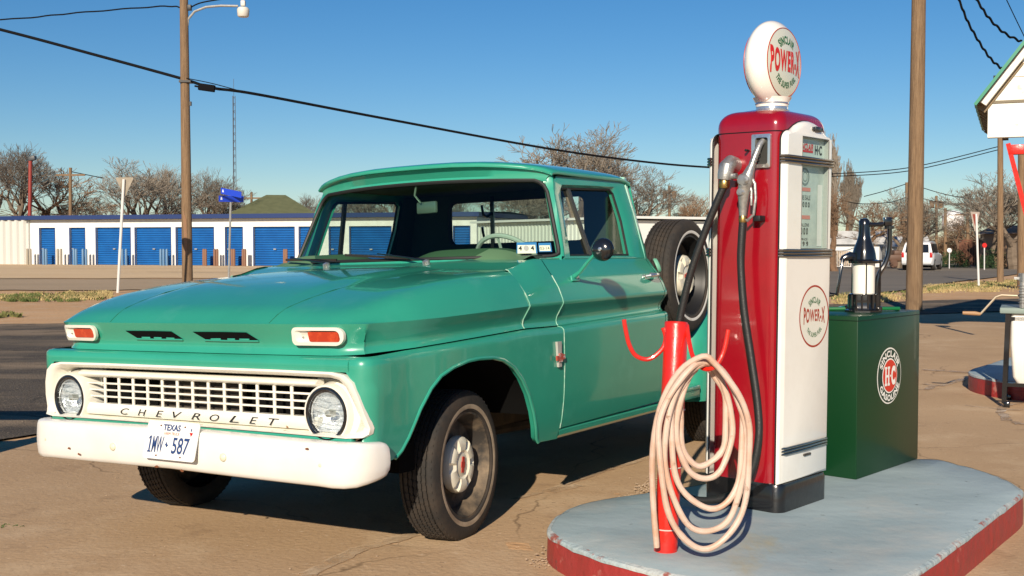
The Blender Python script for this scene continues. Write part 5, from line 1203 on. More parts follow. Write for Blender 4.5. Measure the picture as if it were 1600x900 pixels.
# antenna mast
mb = MB(); Ym = 110; base = at(367, 345, Ym)
tp0 = at(369, 150, Ym); H_ = tp0.z-base.z
for k in range(3):
    a = 2*pi*k/3; mb.tube([(cos(a)*.17, sin(a)*.17, -2), (cos(a)*.13, sin(a)*.13, H_)], .028, 4)
n = 34
for k in range(n):
    z = H_*k/n; 
    for j in range(3):
        a, b = 2*pi*j/3, 2*pi*(j+1)/3; mb.tube([(cos(a)*.16, sin(a)*.16, z), (cos(b)*.16, sin(b)*.16, z+H_/n*(k % 2))], .016, 3)
mb.tube([(0, 0, H_), (0, 0, H_+1.6)], .02, 4); o = mb.build('radio_mast', mat('mast_grey', (.10, .11, .13), .6)); o.location = base; tag(o, 'slender lattice radio mast rising beyond the storage units', 'mast')
# red light pole at far left
rt, ft, tp_ = pole('light_pole', 'red pole with a dark floodlight head beyond the storage units', 47.5, 247, 46.5, 340, 74, .13, .11, mat('faded_red_steel', (.25, .03, .02), .6), 'light pole')
mb = MB(); mb.box(tuple(tp_-ft+Vector((.12, 0, -.02))), (.42, .3, .26), Matrix.Rotation(R_(-12), 3, 'Y'), bev=.03); mb.build('lamp_head', mat('lamp_dark', (.05, .055, .06), .5), rt)
# ---- signs
def tri_sign(name, lab, px0, py0, px1, py1, Y, yaw, w, hgt, face, pm_=GALV):
    rt, ft, tp_ = pole(name, lab, px0, py0, px1, py1, Y, .038, .038, pm_, 'road sign', n=8)
    u = Vector((cos(yaw), sin(yaw), 0)); nrm = Vector((sin(yaw), -cos(yaw), 0)); c = tp_-ft
    mb = MB(); P = [(-.5, .06), (-.46, .10), (.46, .10), (.5, .06), (.04, -.88), (-.04, -.88)]
    mb.prism([c+u*(a*w)+Vector((0, 0, b*hgt)) - nrm*.045 for a, b in P], tuple(nrm*.006)); mb.build('sign_plate', face[0], rt, smooth=False)
    if len(face) > 1:
        mb = MB(); mb.prism([c+u*(a*w*.62)+Vector((0, 0, b*hgt*.62-.05*hgt)) - nrm*-.042*0+nrm*-.0365 for a, b in P], tuple(nrm*.002)) if False else mb.prism([c+u*(a*w*.60)+Vector((0, 0, b*hgt*.60-.08*hgt))+nrm*-.037 for a, b in P], tuple(nrm*.003)); mb.build('sign_inset', face[1], rt, smooth=False)
    return rt
tri_sign('yield_sign', 'back of a triangular yield sign on a leaning white post, left of the tall pole', 193.5, 280, 184, 458, 30.5, R_(-8), .50, .50, [mat('sign_back', (.30, .26, .20), .6, noise=((.2, .17, .12), 3, .4, .7))], mat('post_white', (.62, .62, .60), .5))
tri_sign('yield_sign', 'narrow-seen faded red triangular sign on a white post on the right verge', 1525.5, 334, 1529.5, 451, 40, R_(40), .62, .68, [mat('sign_pale', (.50, .42, .36), .6), mat('sign_faded_red', (.30, .06, .04), .6)], mat('post_white', (.62, .62, .60), .5))
rt, ft, tp_ = pole('street_sign', 'grey post with two crossed blue street name signs', 360.5, 316, 357.5, 432, 42, .040, .040, GALV, 'street sign', n=8)
SB = mat('street_sign_blue', (.012, .05, .50), .4, coat=.3); c = tp_-ft
SIGNW = mat('sign_white_ink', (.6, .65, .75), .4)
for yaw, dz, dx in ((R_(-28), .34, .0), (R_(38), .12, .0)):
    mb = MB(); u = Vector((cos(yaw), sin(yaw), 0)); nrm = Vector((sin(yaw), -cos(yaw), 0)); cc_ = c+Vector((.02, 0, dz))
    sl = -.18 if dz > .2 else 0
    mb.prism([cc_+u*a+Vector((0, 0, b+a*sl)) for a, b in ((-.48, -.11), (.48, -.11), (.48, .11), (-.48, .11))], tuple(nrm*.006)); bl = mb.build('sign_blade', SB, rt, smooth=False)
    mb = MB(); mb.prism([cc_+u*a+Vector((0, 0, b+a*sl))+nrm*.007 for a, b in ((-.42, -.04), (-.34, -.04), (-.36, .06), (-.40, .06))], tuple(nrm*.002)); mb.build('blade_mark', SIGNW, bl, smooth=False)
rt, ft, tp_ = pole('stop_sign', 'small red stop sign seen far off in front of the brown fence', 1538, 381, 1538, 412, 78, .04, .04, mat('post_white', (.62, .62, .60), .5), 'road sign', n=6)
mb = MB(); c = tp_-ft; mb.prism([c+Vector((cos(R_(22.5+45*k))*.17, -.05, sin(R_(22.5+45*k))*.17-.1)) for k in range(8)], (0, .01, 0)); mb.build('sign_plate', PRED, rt, smooth=False)
# ---- storage building
def lp(px, Y): return (px-800)/FPX*Y
SA = Vector((lp(-260, 76), 76.0)); A0 = Vector((lp(48, 69.2), 69.2)); A1 = Vector((lp(745, 60.5), 60.5))
sd_ = (A1-A0).normalized(); sn_ = Vector((sd_.y, -sd_.x)); LEN = (A1-A0).length
ZF = .03; EH = 2.92+ZF
def yaw_of(v): return atan2(v.y, v.x)
st = empty('storage_building', 'long low white storage building with blue roll-up doors and navy roof edge', 'storage building', (A0.x, A0.y, ZF), yaw_of(sd_))
def spx(px):   # distance along facade for image column
    k = (px-800)/FPX; return (k*A0.y-A0.x)/(sd_.x-k*sd_.y)
doors = [(62, 87), (109, 134), (150, 205), (211, 268), (275, 335), (352, 380), (396, 461), (467, 492), (514, 536), (546, 612), (640, 700), (708, 735)]
DH = 2.20; mb = MB(); cur = 0.0
D = [(spx(a), spx(b)) for a, b in doors]
for a, b in D:
    mb.box(((cur+a)/2, .15, DH/2), (a-cur, .3, DH)); cur = b
mb.box(((cur+LEN)/2, .15, DH/2), (LEN-cur, .3, DH)); mb.box((LEN/2, .15, (DH+2.66)/2), (LEN, .3, 2.66-DH)); mb.box((LEN/2, 5, 1.33), (LEN-.02, 9.4, 2.64)); mb.build('wall', SIDW, st, smooth=False)
mb = MB(); mb.box((LEN/2, 4.9, 2.66+.13), (LEN+.5, 10.6, .24)); mb.build('roof_edge', BLUET, st, smooth=False)
mb = MB(); rows = [[(LEN+.2, -.3, 2.90), (-.2, -.3, 2.90)], [(LEN+.2, 5, 3.05), (-.2, 5, 3.05)], [(LEN+.2, 10, 2.90), (-.2, 10, 2.90)]]; mb.grid(rows); mb.build('roof', SIDW, st)
for a, b in D:
    mb = MB(); n = 17; rows = []
    for k in range(n*4+1):
        z = DH*k/(n*4); rows.append([(a+.03, .16+.03*cos(k*pi/2), z), (b-.03, .16+.03*cos(k*pi/2), z)])
    mb.grid(rows); d_ = mb.build('roll_up_door', BLUED, st, smooth=False)
    mb = MB(); mb.box((a+.18 if b-a < 1.6 else (a+b)/2, .10, .95), (.16, .05, .07)); mb.build('latch', GALV, d_, smooth=False)
    mb = MB()
    for x in (a, b): mb.box((x+(.02 if x == a else -.02), -.005, DH/2), (.05, .03, DH))
    mb.build('door_track', mat('track_navy', (.012, .05, .18), .5), d_, smooth=False)
# ribbed end wing at the left
mb = MB(); Lw = (A0-SA).length; wd_ = (A0-SA).normalized(); rows = []
wing = empty('storage_wing', 'ribbed white metal wing at the left end of the storage building', 'storage building', (SA.x, SA.y, ZF), yaw_of(wd_))
n = int(Lw/.55)
for k in range(n+1):
    for f, dd in ((0, 0), (.15, -.13), (.45, -.13), (.6, 0)):
        x = min(Lw, (k+f)*.55); rows.append([(x, dd, 0), (x, dd, 2.66)])
mb.grid(rows); mb.build('ribbed_wall', mat('wing_siding', (.52, .52, .49), .5), wing, smooth=False); mb = MB(); mb.box((Lw/2, 4, 2.79), (Lw+.1, 8.3, .24)); mb.box((Lw/2, 4, 1.3), (Lw, 7.6, 2.6)); mb.build('roof_edge', [BLUET], wing, smooth=False)
# second storage row seen through the cab windows and behind the cab
B0 = Vector((lp(747, 58), 58.0)); B1 = Vector((lp(985, 47), 47.0)); wd_ = (B1-B0).normalized(); Lw = (B1-B0).length
row2 = empty('ribbed_shed', 'ribbed grey-white metal shed seen through the cab window', 'shed', (B0.x, B0.y, ZF), yaw_of(wd_)); rows = []
for k in range(int(Lw/.30)+1):
    for f, dd in ((0, 0), (.12, -.05), (.5, -.05), (.62, 0)):
        x = min(Lw, (k+f)*.30); rows.append([(x, dd, 0), (x, dd, 2.25)])
mb = MB(); mb.grid(rows); mb.build('ribbed_wall', mat('shed_siding', (.55, .58, .54), .5), row2, smooth=False); mb = MB(); mb.box((Lw/2, 3, 2.32), (Lw+.6, 6.6, .10)); mb.box((Lw/2, 3.2, 1.1), (Lw, 6, 2.2)); mb.build('roof', mat('shed_roof', (.66, .68, .66), .5), row2, smooth=False)
C0 = Vector((lp(978, 52), 52.0)); C1 = Vector((lp(1108, 50), 50.0)); wd_ = (C1-C0).normalized(); Lw = (C1-C0).length
blk = empty('storage_unit', 'white metal unit with navy corner trim behind the spare wheel', 'shed', (C0.x, C0.y, 0), yaw_of(wd_))
mb = MB(); mb.box((Lw/2, 2.5, 1.08), (Lw, 5, 2.16)); mb.build('wall', SIDW, blk, smooth=False)
mb = MB(); mb.box((Lw/2, 2.5, 2.22), (Lw+.2, 5.2, .14)); mb.box((.0, -.03, 1.08), (.14, .08, 2.16)); mb.box((1.15, -.03, 1.08), (.12, .08, 2.16)); mb.build('trim', BLUET, blk, smooth=False)
# protective bollards by the doors
def sbp(px, Y): return px
posts = [(57, 0), (61.5, 0), (82, 1), (86, 1), (104, 0), (109, 0), (129, 1), (132.5, 1), (143, 1), (148, 1), (199.5, 1), (204, 1), (210, 1), (263.5, 1), (268, 1), (273, 1), (330, 2), (333, 2), (347, 2), (351, 2), (374, 2), (377, 2), (391, 2), (394, 2), (455, 2), (458, 2)]
PM = [mat('post_dull', (.30, .26, .20), .6), mat('post_blue', (.09, .19, .32), .5), mat('post_rusty', (.20, .10, .06), .7)]
proto = {}
for i, (px, kind) in enumerate(posts):
    s_ = spx(px); P = A0+sd_*s_+sn_*.75
    if kind not in proto:
        mb = MB(); mb.lathe([(.075, 0), (.075, .92), (.05, .97), (.001, .98)], (0, 0, 0), (0, 0, 1), 10); o = mb.build('guard_post', PM[kind]); proto[kind] = o
    else: o = proto[kind].copy(); COL.objects.link(o)
    o.location = (P.x, P.y, .02); tag(o, ['pale brown guard post in front of the narrow storage doors at left', 'light blue guard post beside a blue storage door', 'rusty brown guard post beside a blue storage door'][kind], 'guard post', 'guard posts by the storage doors')
# ---- houses
def house(name, lab, px, Y, w, d, h, rh, yaw, wallm, roofm, hip=False, zbase=None):
    x = lp(px, Y); rt = empty(name, lab, 'house', (x, Y, zg(x, Y) if zbase is None else zbase), yaw)
    mb = MB(); mb.box((0, 0, h/2), (w, d, h))
    if not hip: 
        for s in (-1, 1): mb.prism([(-w/2, s*(d/2-.01), h), (w/2, s*(d/2-.01), h), (0, s*(d/2-.01), h+rh)], (0, -s*.1, 0))
    mb.build('wall', wallm, rt, smooth=False); mb = MB(); e = .35
    if hip:
        mb.add([(-w/2-e, -d/2-e, h), (w/2+e, -d/2-e, h), (w/2+e, d/2+e, h), (-w/2-e, d/2+e, h), (-w*.12, 0, h+rh), (w*.12, 0, h+rh)], [(0, 1, 5, 4), (1, 2, 5), (2, 3, 4, 5), (3, 0, 4), (0, 3, 2, 1)])
    else:
        for s in (-1, 1):
            mb.add([(s*(w/2+e), -d/2-e, h-e*rh/(w/2)), (s*(w/2+e), d/2+e, h-e*rh/(w/2)), (0, d/2+e, h+rh), (0, -d/2-e, h+rh)], [(0, 1, 2, 3)])
            mb.add([(s*(w/2+e), -d/2-e, h-e*rh/(w/2)-.12), (s*(w/2+e), -d/2-e, h-e*rh/(w/2)), (0, -d/2-e, h+rh), (0, -d/2-e, h+rh-.12)], [(0, 1, 2, 3)])
    mb.build('roof', roofm, rt, smooth=False)
    mb = MB(); mb.box((0, -d/2-.01, h*.55), (.9, .04, 1.0)); mb.build('window', mat('window_dark', (.04, .05, .06), .2), rt, smooth=False); return rt
GRF = mat('green_shingle', (.12, .13, .06), .9, noise=((.09, .10, .045), 2, .4, .7)); WRF = mat('pale_roof', (.55, .55, .54), .7, noise=((.35, .36, .35), .8, .45, .65)); WSD = mat('white_clapboard', (.70, .70, .68), .6)
house('house', 'house with a green hipped roof beyond the storage units', 432, 92, 6.2, 8, 3.4, 1.7, R_(8), WSD, GRF, True)
house('house', 'white house with a pale gabled roof behind the truck cab', 1003, 78, 5.2, 9, 2.3, 1.0, R_(-32), WSD, WRF)
house('house', 'small white clapboard house with a dark gable edge, left of the pump', 1097, 66, 3.4, 7, 2.0, .95, R_(-30), WSD, WRF)
house('house', 'low white shed with sloping roof far behind the hand pump', 1327, 88, 2.6, 5, 1.9, .8, R_(60), WSD, WRF, zbase=-.45)
house('house', 'white outbuilding far left of the white suv', 1390, 92, 3.4, 5, 1.7, .7, R_(80), WSD, WRF, zbase=-.5)
house('house', 'tan stucco building corner far right beyond the road', 1592, 86, 2.6, 6, 2.6, .5, R_(10), mat('tan_stucco', (.45, .28, .17), .9), mat('tan_roof', (.3, .2, .14), .9), zbase=-.45)
# brown fence and water tank
f0, f1 = Vector((lp(1500, 92), 92)), Vector((lp(1660, 88), 88)); mb = MB(); Lf = (f1-f0).length
for k in range(int(Lf/.2)): mb.box((k*.2, 0, .95+.04*sin(k*2.1)), (.185, .03, 1.9))
mb.bar((0, 0, 2.0), (Lf, 0, 2.0), .1, .12); o = mb.build('plank_fence', mat('fence_brown', (.13, .055, .035), .9, noise=((.2, .09, .05), .6, .4, .7)), smooth=False); o.location = (f0.x, f0.y, -.45); o.rotation_euler = (0, 0, yaw_of(f1-f0)); tag(o, 'dark reddish brown plank fence beyond the highway', 'fence')
x = lp(1312, 96); mb = MB()
for k in range(14): mb.box((k*.16-1.1, 0, .55), (.13, .03, 1.1))
o = mb.build('picket_fence', mat('fence_tan', (.42, .33, .24), .9), smooth=False); o.location = (lp(1306, 84), 84, -.35); tag(o, 'short pale picket fence right of the pump', 'fence')
wt_ = at(1489, 350, 210); rt = empty('water_tower', 'white water tower showing above far trees behind the triangular sign', 'water tower', (wt_.x, wt_.y, -1)); mb = MB(); zt = wt_.z+1
mb.lathe([(1.6, -1.3), (1.9, -.8), (1.9, 1.6), (1.2, 2.2), (.01, 2.5)], (0, 0, zt), (0, 0, 1), 20); mb.build('tank', mat('tank_white', (.75, .75, .75), .5), rt); mb = MB()
for k in range(4): mb.tube([(cos(k*pi/2+.6)*1.7, sin(k*pi/2+.6)*1.7, 0), (cos(k*pi/2+.6)*1.4, sin(k*pi/2+.6)*1.4, zt-1)], .12, 5)
mb.build('leg', MATS['tank_white'], rt)
sx = at(1484, 391, 82); mb = MB(); mb.lathe([(.01, 0), (.10, -.02), (.17, -.05)], (0, 0, 0), (0, -1, .2), 16, cap=False); mb.tube([(0, .05, -.2), (0, .05, -2.0)], .03, 6); o = mb.build('satellite_dish', mat('dish_white', (.7, .7, .7), .5)); o.location = sx; tag(o, 'round white dish on a post just right of the white suv', 'satellite dish')
# ---- white SUV (local x forward, y left)
sc_ = gp(1448, 423); sy_ = R_(90-27.5)
suv = empty('parked_suv', 'white suv driving away on the highway, seen from behind at right', 'suv', (sc_.x+.25, sc_.y+1.5, zg(sc_.x, sc_.y)+.03), sy_)
SW_ = mat('suv_white', (.72, .73, .74), .3, coat=.8); SG = mat('suv_glass', (.012, .014, .016), .08, coat=.6)
mb = MB(); secs = []
for x, zt, wt2, zb2 in ((-2.55, .78, .90, .40), (-2.58, 1.0, .93, .38), (-2.50, 1.12, .97, .36), (-1.5, 1.13, 1.0, .34), (0, 1.12, 1.0, .34), (1.4, 1.08, 1.0, .34), (2.3, 1.02, .97, .38), (2.55, .92, .88, .42)):
    secs.append([(x, -wt2+.04, zb2), (x, -wt2, zb2+.12), (x, -wt2, zt-.12), (x, -wt2+.05, zt), (x, wt2-.05, zt), (x, wt2, zt-.12), (x, wt2, zb2+.12), (x, wt2-.04, zb2)])
mb.grid(secs, closed_v=True, cap=True); mb.build('body', SW_, suv)
mb = MB(); secs = []
for x, zt, zb2, a in ((-2.50, 1.14, 1.10, .95), (-2.30, 1.74, 1.10, .80), (-2.15, 1.84, 1.10, .76), (0, 1.88, 1.1, .77), (.55, 1.80, 1.1, .76), (1.15, 1.16, 1.08, .86)):
    secs.append([(x, -a-.06, zb2), (x, -a, zt), (x, -a+.10, zt+.04), (x, a-.10, zt+.04), (x, a, zt), (x, a+.06, zb2)])
mb.grid(secs, closed_v=True, cap=True); mb.build('cabin', SW_, suv)
mb = MB(); mb.prism([(-2.50, -.74, 1.18), (-2.50, .74, 1.18), (-2.335, .68, 1.70), (-2.335, -.68, 1.70)], (-.03, 0, 0)); mb.build('rear_window', SG, suv, smooth=False)
for s in (1, -1):
    for xa, xb in ((-2.15, -1.35), (-1.25, -.35), (-.27, .60)):
        mb = MB(); mb.prism([(xa, s*.900, 1.16), (xb, s*.900, 1.16), (xb-(.0 if xb < .5 else .25), s*.815, 1.74), (xa+(.08 if xa < -2 else 0), s*.815, 1.74)], (0, s*.015, 0)); mb.build('side_window', SG, suv, smooth=False)
    mb = MB(); mb.box((-2.53, s*.88, 1.02), (.14, .16, .34), bev=.02); mb.build('tail_light', mat('suv_tail_red', (.45, .01, .01), .3, coat=.5), suv)
    for x in (-1.55, 1.55):
        mb = MB(); mb.lathe([(.20, -.13), (.37, -.12), (.40, -.08), (.40, .08), (.37, .12), (.22, .13)], (x, s*.88, .40), (0, 1, 0), 24, cap=True); w_ = mb.build('wheel', BLACK, suv); mb = MB(); mb.lathe([(.23, 0), (.20, .02), (.01, .03)], (x, s*1.015, .40), (0, s, 0), 18); mb.build('rim', GALV, w_)
    mb = MB(); mb.tube([(-2.1, s*.66, 1.93), (-.1, s*.68, 1.95)], .02, 6); mb.build('roof_rail', mat('rail_dark', (.03, .03, .03), .5), suv)
mb = MB(); mb.box((-2.60, 0, .55), (.16, 1.86, .24), bev=.04); mb.build('rear_bumper', mat('suv_bumper', (.55, .56, .58), .4), suv)
mb = MB(); mb.box((-2.60, 0, .88), (.02, .34, .16)); mb.build('licence_plate', PWHT, suv, smooth=False)
mb = MB(); mb.box((0, 0, .30), (4.4, 1.5, .2)); mb.build('underbody', DARK, suv, smooth=False)
x = lp(1404, 84); mb = MB(); mb.box((0, 0, .7), (1.6, .9, .5), bev=.1); mb.box((0, 0, 1.05), (.9, .8, .4), bev=.1)
for s in (-1, 1): mb.lathe([(.3, -.1), (.3, .1)], (s*.5, -.4, .3), (0, 1, 0), 12)
o = mb.build('parked_car', mat('old_brown', (.10, .05, .03), .6)); o.location = (x, 84, -.45); tag(o, 'small dark brown vehicle parked far left of the white suv', 'car')
# ---- bare trees
def tree_mesh(seed, H=10, spread=.62, levels=6, rise=.12, r0=.26, dens=1.0, first=.22, upright=0):
    rnd = random.Random(seed); tr = MB(); cr = MB()
    def seg(mb, a, b, ra, rb, n):
        T = (b-a).normalized(); u = T.orthogonal().normalized(); w = T.cross(u)
        V = [a+(u*cos(2*pi*k/n)+w*sin(2*pi*k/n))*ra for k in range(n)]+[b+(u*cos(2*pi*k/n)+w*sin(2*pi*k/n))*rb for k in range(n)]
        mb.add(V, [(k, (k+1) % n, n+(k+1) % n, n+k) for k in range(n)])
    def grow(p, d, L, r, lv):
        mb = tr if lv < 3 else cr; n = 7 if lv < 2 else (5 if lv < 3 else 3); steps = 4 if lv < 4 else 3
        for k in range(steps):
            d2 = (d+Vector((rnd.gauss(0, 1), rnd.gauss(0, 1), rnd.gauss(0, .6)))*.13+Vector((0, 0, rise+upright))*.5).normalized(); q = p+d2*(L/steps); r2 = max(r*(.9 if lv else .93), .008)
            seg(mb, p, q, r, r2, n); p, d, r = q, d2, r2
            if lv < levels and k >= (1 if lv else 2) and rnd.random() < .75*dens:
                s = spread*rnd.uniform(.8, 1.5)*(1-upright); ax_ = Vector((rnd.gauss(0, 1), rnd.gauss(0, 1), rnd.gauss(0, .3))); ax_ = (ax_-d*ax_.dot(d)).normalized()
                grow(p, (d+ax_*s).normalized(), L*rnd.uniform(.5, .8), max(r*.55, .008), lv+1)
        if lv < levels:
            for _ in range(2 if rnd.random() < .75 else 3):
                ax_ = Vector((rnd.gauss(0, 1), rnd.gauss(0, 1), rnd.gauss(0, .25))); ax_ = (ax_-d*ax_.dot(d)).normalized()
                grow(p, (d+ax_*spread*rnd.uniform(.5, 1.1)*(1-upright*.6)).normalized(), L*rnd.uniform(.62, .86), r*.72, lv+1)
    grow(Vector((0, 0, -.2)), Vector((rnd.gauss(0, .05), rnd.gauss(0, .05), 1)), H*first, r0, 0)
    zmax = max(v[2] for v in cr.v); k = H/zmax
    for m_ in (tr, cr): m_.v = [(v[0]*k, v[1]*k, v[2]*k) for v in m_.v]
    return tr, cr
TEMPL = {}
def tree(px, Y, H, kind, lab, rz=0, sxy=1.0, zb0=None):
    key = kind
    if key not in TEMPL:
        seed, kw, ms = KINDS[kind]; tr, cr = tree_mesh(seed, 10, **kw)
        TEMPL[key] = (tr.build('trunk', ms[0], smooth=True, merge=False).data, cr.build('crown', ms[1], smooth=False, merge=False).data)
        for o in [q for q in bpy.data.objects if q.name.startswith(('trunk', 'crown')) and q.parent is None]: bpy.data.objects.remove(o)
    x = lp(px, Y); rt = empty('bare_tree', lab, 'tree', (x, Y, (zg(x, Y) if zb0 is None else zb0)), rz, 'leafless trees on the horizon'); rt.scale = (H/10*sxy, H/10*sxy, H/10)
    for nm, me in zip(('trunk', 'crown'), TEMPL[key]): o = bpy.data.objects.new(nm, me); COL.objects.link(o); o.parent = rt
    return rt
KINDS = {'a': (11, dict(levels=6, dens=.72, spread=.62), (BARK, TWIG)), 'b': (23, dict(levels=6, dens=.72, spread=.75, first=.18), (BARK, TWIG)), 'c': (37, dict(levels=6, dens=.8, spread=.55, first=.25, rise=.2), (BARK, TWIG)),
         'd': (41, dict(levels=6, dens=.85, spread=.7, first=.16), (BARKB, TWIGB)), 'e': (57, dict(levels=6, dens=.68, spread=.85, first=.15), (BARKB, TWIGB)), 'p': (5, dict(levels=6, spread=.30, first=.16, upright=.45, rise=.3), (BARKB, TWIG))}
random.seed(77)
TREES = [(-30, 92, 9.6, 'b', 'bare tree cut by the left picture edge, behind the ribbed wing'), (28, 88, 9.0, 'a', 'tangled bare tree behind the red light pole'), (78, 92, 8.2, 'e', 'wide low bare tree between the red light pole and the distant left pole'), (150, 92, 5.4, 'b', 'small bare tree left of the yield sign back'),
    (205, 86, 7.6, 'b', 'spreading bare tree directly behind the yield sign'), (245, 90, 7.6, 'a', 'bare tree just left of the tall wooden pole'), (300, 88, 7.2, 'c', 'bare tree rising right behind the tall wooden pole'), (345, 90, 6.6, 'b', 'bare tree between the tall pole and the street signs'), (375, 96, 5.0, 'a', 'small bare tree behind the blue street signs'),
    (478, 98, 5.6, 'a', 'pale bare tree between the green roof and the truck windscreen'), (625, 105, 7.6, 'b', 'bare treetop peeking over the truck roof, left one'), (682, 105, 8.0, 'a', 'bare treetop peeking over the truck roof, right one'),
    (560, 90, 5.6, 'b', 'bare tree seen through the passenger window'), (745, 75, 4.8, 'c', 'bare tree seen through the left part of the rear cab window'), (800, 70, 5.0, 'b', 'bare tree seen through the middle of the rear cab window'), (865, 80, 5.8, 'a', 'bare tree seen through the right part of the rear cab window'),
    (915, 72, 9.0, 'b', 'largest bare tree, spreading wide above the cab roof'), (872, 76, 8.2, 'e', 'bare tree just left of the largest one above the cab roof'), (945, 80, 8.0, 'a', 'bare tree filling the right side of the largest one above the cab'), (985, 78, 6.6, 'b', 'bare tree right of the cab behind the white house roof'), (1085, 92, 5.8, 'd', 'brownish bare tree left of the pump above the small house'),
    (1310, 88, 10.4, 'p', 'tall upright poplar-like bare tree close to the right edge of the pump'), (1326, 92, 8.6, 'p', 'slimmer upright bare tree right of the tallest poplar'), (1305, 74, 5.6, 'd', 'brown bare tree at the right edge of the pump'), (1350, 78, 5.2, 'e', 'dark twisted brown tree behind the hand pump'),
    (1400, 84, 5.8, 'b', 'bare tree left of the thick brown pole'), (1450, 96, 5.4, 'd', 'brown bare tree above the white suv'), (1500, 104, 4.6, 'e', 'low brown tree left of the triangular sign'), (1550, 84, 6.0, 'a', 'grey bare tree right of the triangular sign'), (1585, 80, 7.0, 'b', 'bare tree behind the red bar under the canopy'), (1618, 84, 7.2, 'c', 'bare tree at the right picture edge below the canopy')]
for i, (px, Y, H, k, lab) in enumerate(TREES): tree(px, Y, H, k, lab, rz=random.uniform(0, 6.28), sxy=1.45 if k in 'be' else 1.1)
# far scrub masses nobody could count
def scrub(name, x0, x1, Y, hmax, m, seed, n, zb0=0):
    rnd = random.Random(seed); mb = MB()
    for k in range(n):
        px = rnd.uniform(x0, x1); y = Y+rnd.uniform(0, 14); x = lp(px, y); h = hmax*(.45+.55*abs(sin(px*.043+seed)))*rnd.uniform(.5, 1.05); z = zg(x, y)+zb0
        a = rnd.uniform(0, 6.28); l = rnd.uniform(.3, .9); p = Vector((x, y, z+rnd.uniform(.1, 1)*h)); w = .018+.02*rnd.random()
        d = Vector((cos(a)*.6, sin(a)*.3, rnd.uniform(.3, 1))).normalized(); u = d.orthogonal().normalized()*w; q = p+d*l; mb.add([p-u, p+u, q], [(0, 1, 2)])
    return tag(mb.build(name, m, smooth=False, merge=False), kind='stuff')
scrub('far_scrub', 1290, 1700, 106, 4.2, mat('scrub_brown', (.17, .10, .055), .95, noise=((.10, .07, .035), .12, .4, .6)), 3, 26000)
scrub('far_brush', -150, 560, 98, 3.8, mat('scrub_grey', (.155, .125, .095), .95, noise=((.10, .08, .06), .12, .4, .6)), 6, 14000)
scrub('far_thicket', 640, 1130, 96, 3.4, MATS['scrub_grey'], 9, 12000)
# far tree line: low wooded rise behind
random.seed(4)
mb = MB()
for i, (px, Y, H) in enumerate(((1556, 82, 1.5), (1490, 86, 1.4))):
    x = lp(px, Y); rnd = random.Random(i); mb = MB()
    for k in range(1800):
        v = Vector((rnd.gauss(0, 1), rnd.gauss(0, 1), rnd.gauss(0, 1))).normalized()*rnd.uniform(.6, 1); p = Vector((v.x*H*.9, v.y*H*.7, abs(v.z)*H)); u = Vector((rnd.gauss(0, 1), rnd.gauss(0, 1), rnd.gauss(0, 1))).normalized()*.08; w = u.orthogonal().normalized()*.05; mb.add([p-u, p+w, p+u], [(0, 1, 2)])
    o = mb.build('evergreen_bush', mat('bush_green', (.03, .07, .02), .9), smooth=False, merge=False); o.location = (x, Y, zg(x, Y)); tag(o, ['green bush in front of the brown fence, right of the stop sign', 'dark green bush left of the stop sign by the fence'][i], 'bush')
# ------------------------------------------------------------------ STATION CANOPY (right edge)
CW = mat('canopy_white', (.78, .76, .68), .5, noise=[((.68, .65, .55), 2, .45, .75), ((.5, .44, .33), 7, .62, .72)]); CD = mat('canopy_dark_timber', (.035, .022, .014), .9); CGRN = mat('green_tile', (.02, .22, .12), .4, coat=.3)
Yc = 13.5; e0 = at(1543, 215, Yc); zb_ = e0.z; e1 = at(1543, 160, Yc); ze = e1.z
cano = empty('station_canopy', 'white gabled station canopy with green tiled edge and arched front, at the right edge', 'canopy', (e0.x, Yc, 0), R_(-23.5))
WID = 4.4; DEP = 3.6; rise = 2.95; ov = .06
mb = MB()
# front fascia with arch: polygon in x,z
arc = [(.55+.0, zb_)]
pts = [(0, ze), (0, zb_), (.42, zb_)]
for k in range(13): a = pi-pi*k/12; pts.append((WID/2+(WID/2-.42)*cos(a), zb_+.62*sin(a)))
pts += [(WID-.42, zb_), (WID, zb_), (WID, ze)]
mb.prism([(x, 0, z) for x, z in pts], (0, .14, 0)); 
mb.prism([(-.04, .0, ze+.012), (WID+.04, 0, ze+.012), (WID/2, 0, ze+rise)], (0, .14, 0))
mb.build('gable_front', CW, cano, smooth=False)
mb = MB(); mb.box((WID/2, -.006, ze), (WID+.1, .02, .03)); mb.build('front_joint', mat('joint_dark', (.2, .17, .12), .8), cano, smooth=False)
for s in (0, 1):
    mb = MB(); xa = -.06 if s == 0 else WID+.06; sl = rise/(WID/2)
    a = Vector((xa, -.10, ze-.02)); b = Vector((WID/2, -.10, ze+rise+.06)); 
    mb.bar(a, b, .10, .13, up=(0, 1, 0)); mb.build('bargeboard', CW, cano, smooth=False)
    mb = MB(); o1 = a+Vector((-.04 if s == 0 else .04, -.05, -.05)); d = (b-a)
    rows = []
    up = Vector((-d.z, 0, d.x)).normalized()*(1 if s == 0 else -1)
    for j in range(16):
        y = j*DEP/15-.08; rows.append([(o1+up*.06+d*t*1.07+Vector((0, y, .025*abs(sin(j*1.57))))) for t in (0, .25, .5, .75, 1)])
    mb.grid(rows)
    lo = [r[0]-up*.04 for r in rows]; mb.grid([[r[0] for r in rows], lo])
    mb.grid([rows[0], [p-up*.035 for p in rows[0]]]); mb.build('roof_tiles', CGRN, cano, smooth=False)
    mb = MB(); mb.grid([[r[0]-up*.045, r[4]-up*.045] for r in rows])
    for j in range(9): y = .15+j*DEP/9; p = o1+Vector((0, y, 0)); mb.bar(p+d*.0-up*.03, p+d*.18-up*.03, .07, .11)
    mb.build('rafter_tail', mat('weathered_rafters', (.20, .15, .09), .9), cano, smooth=False)
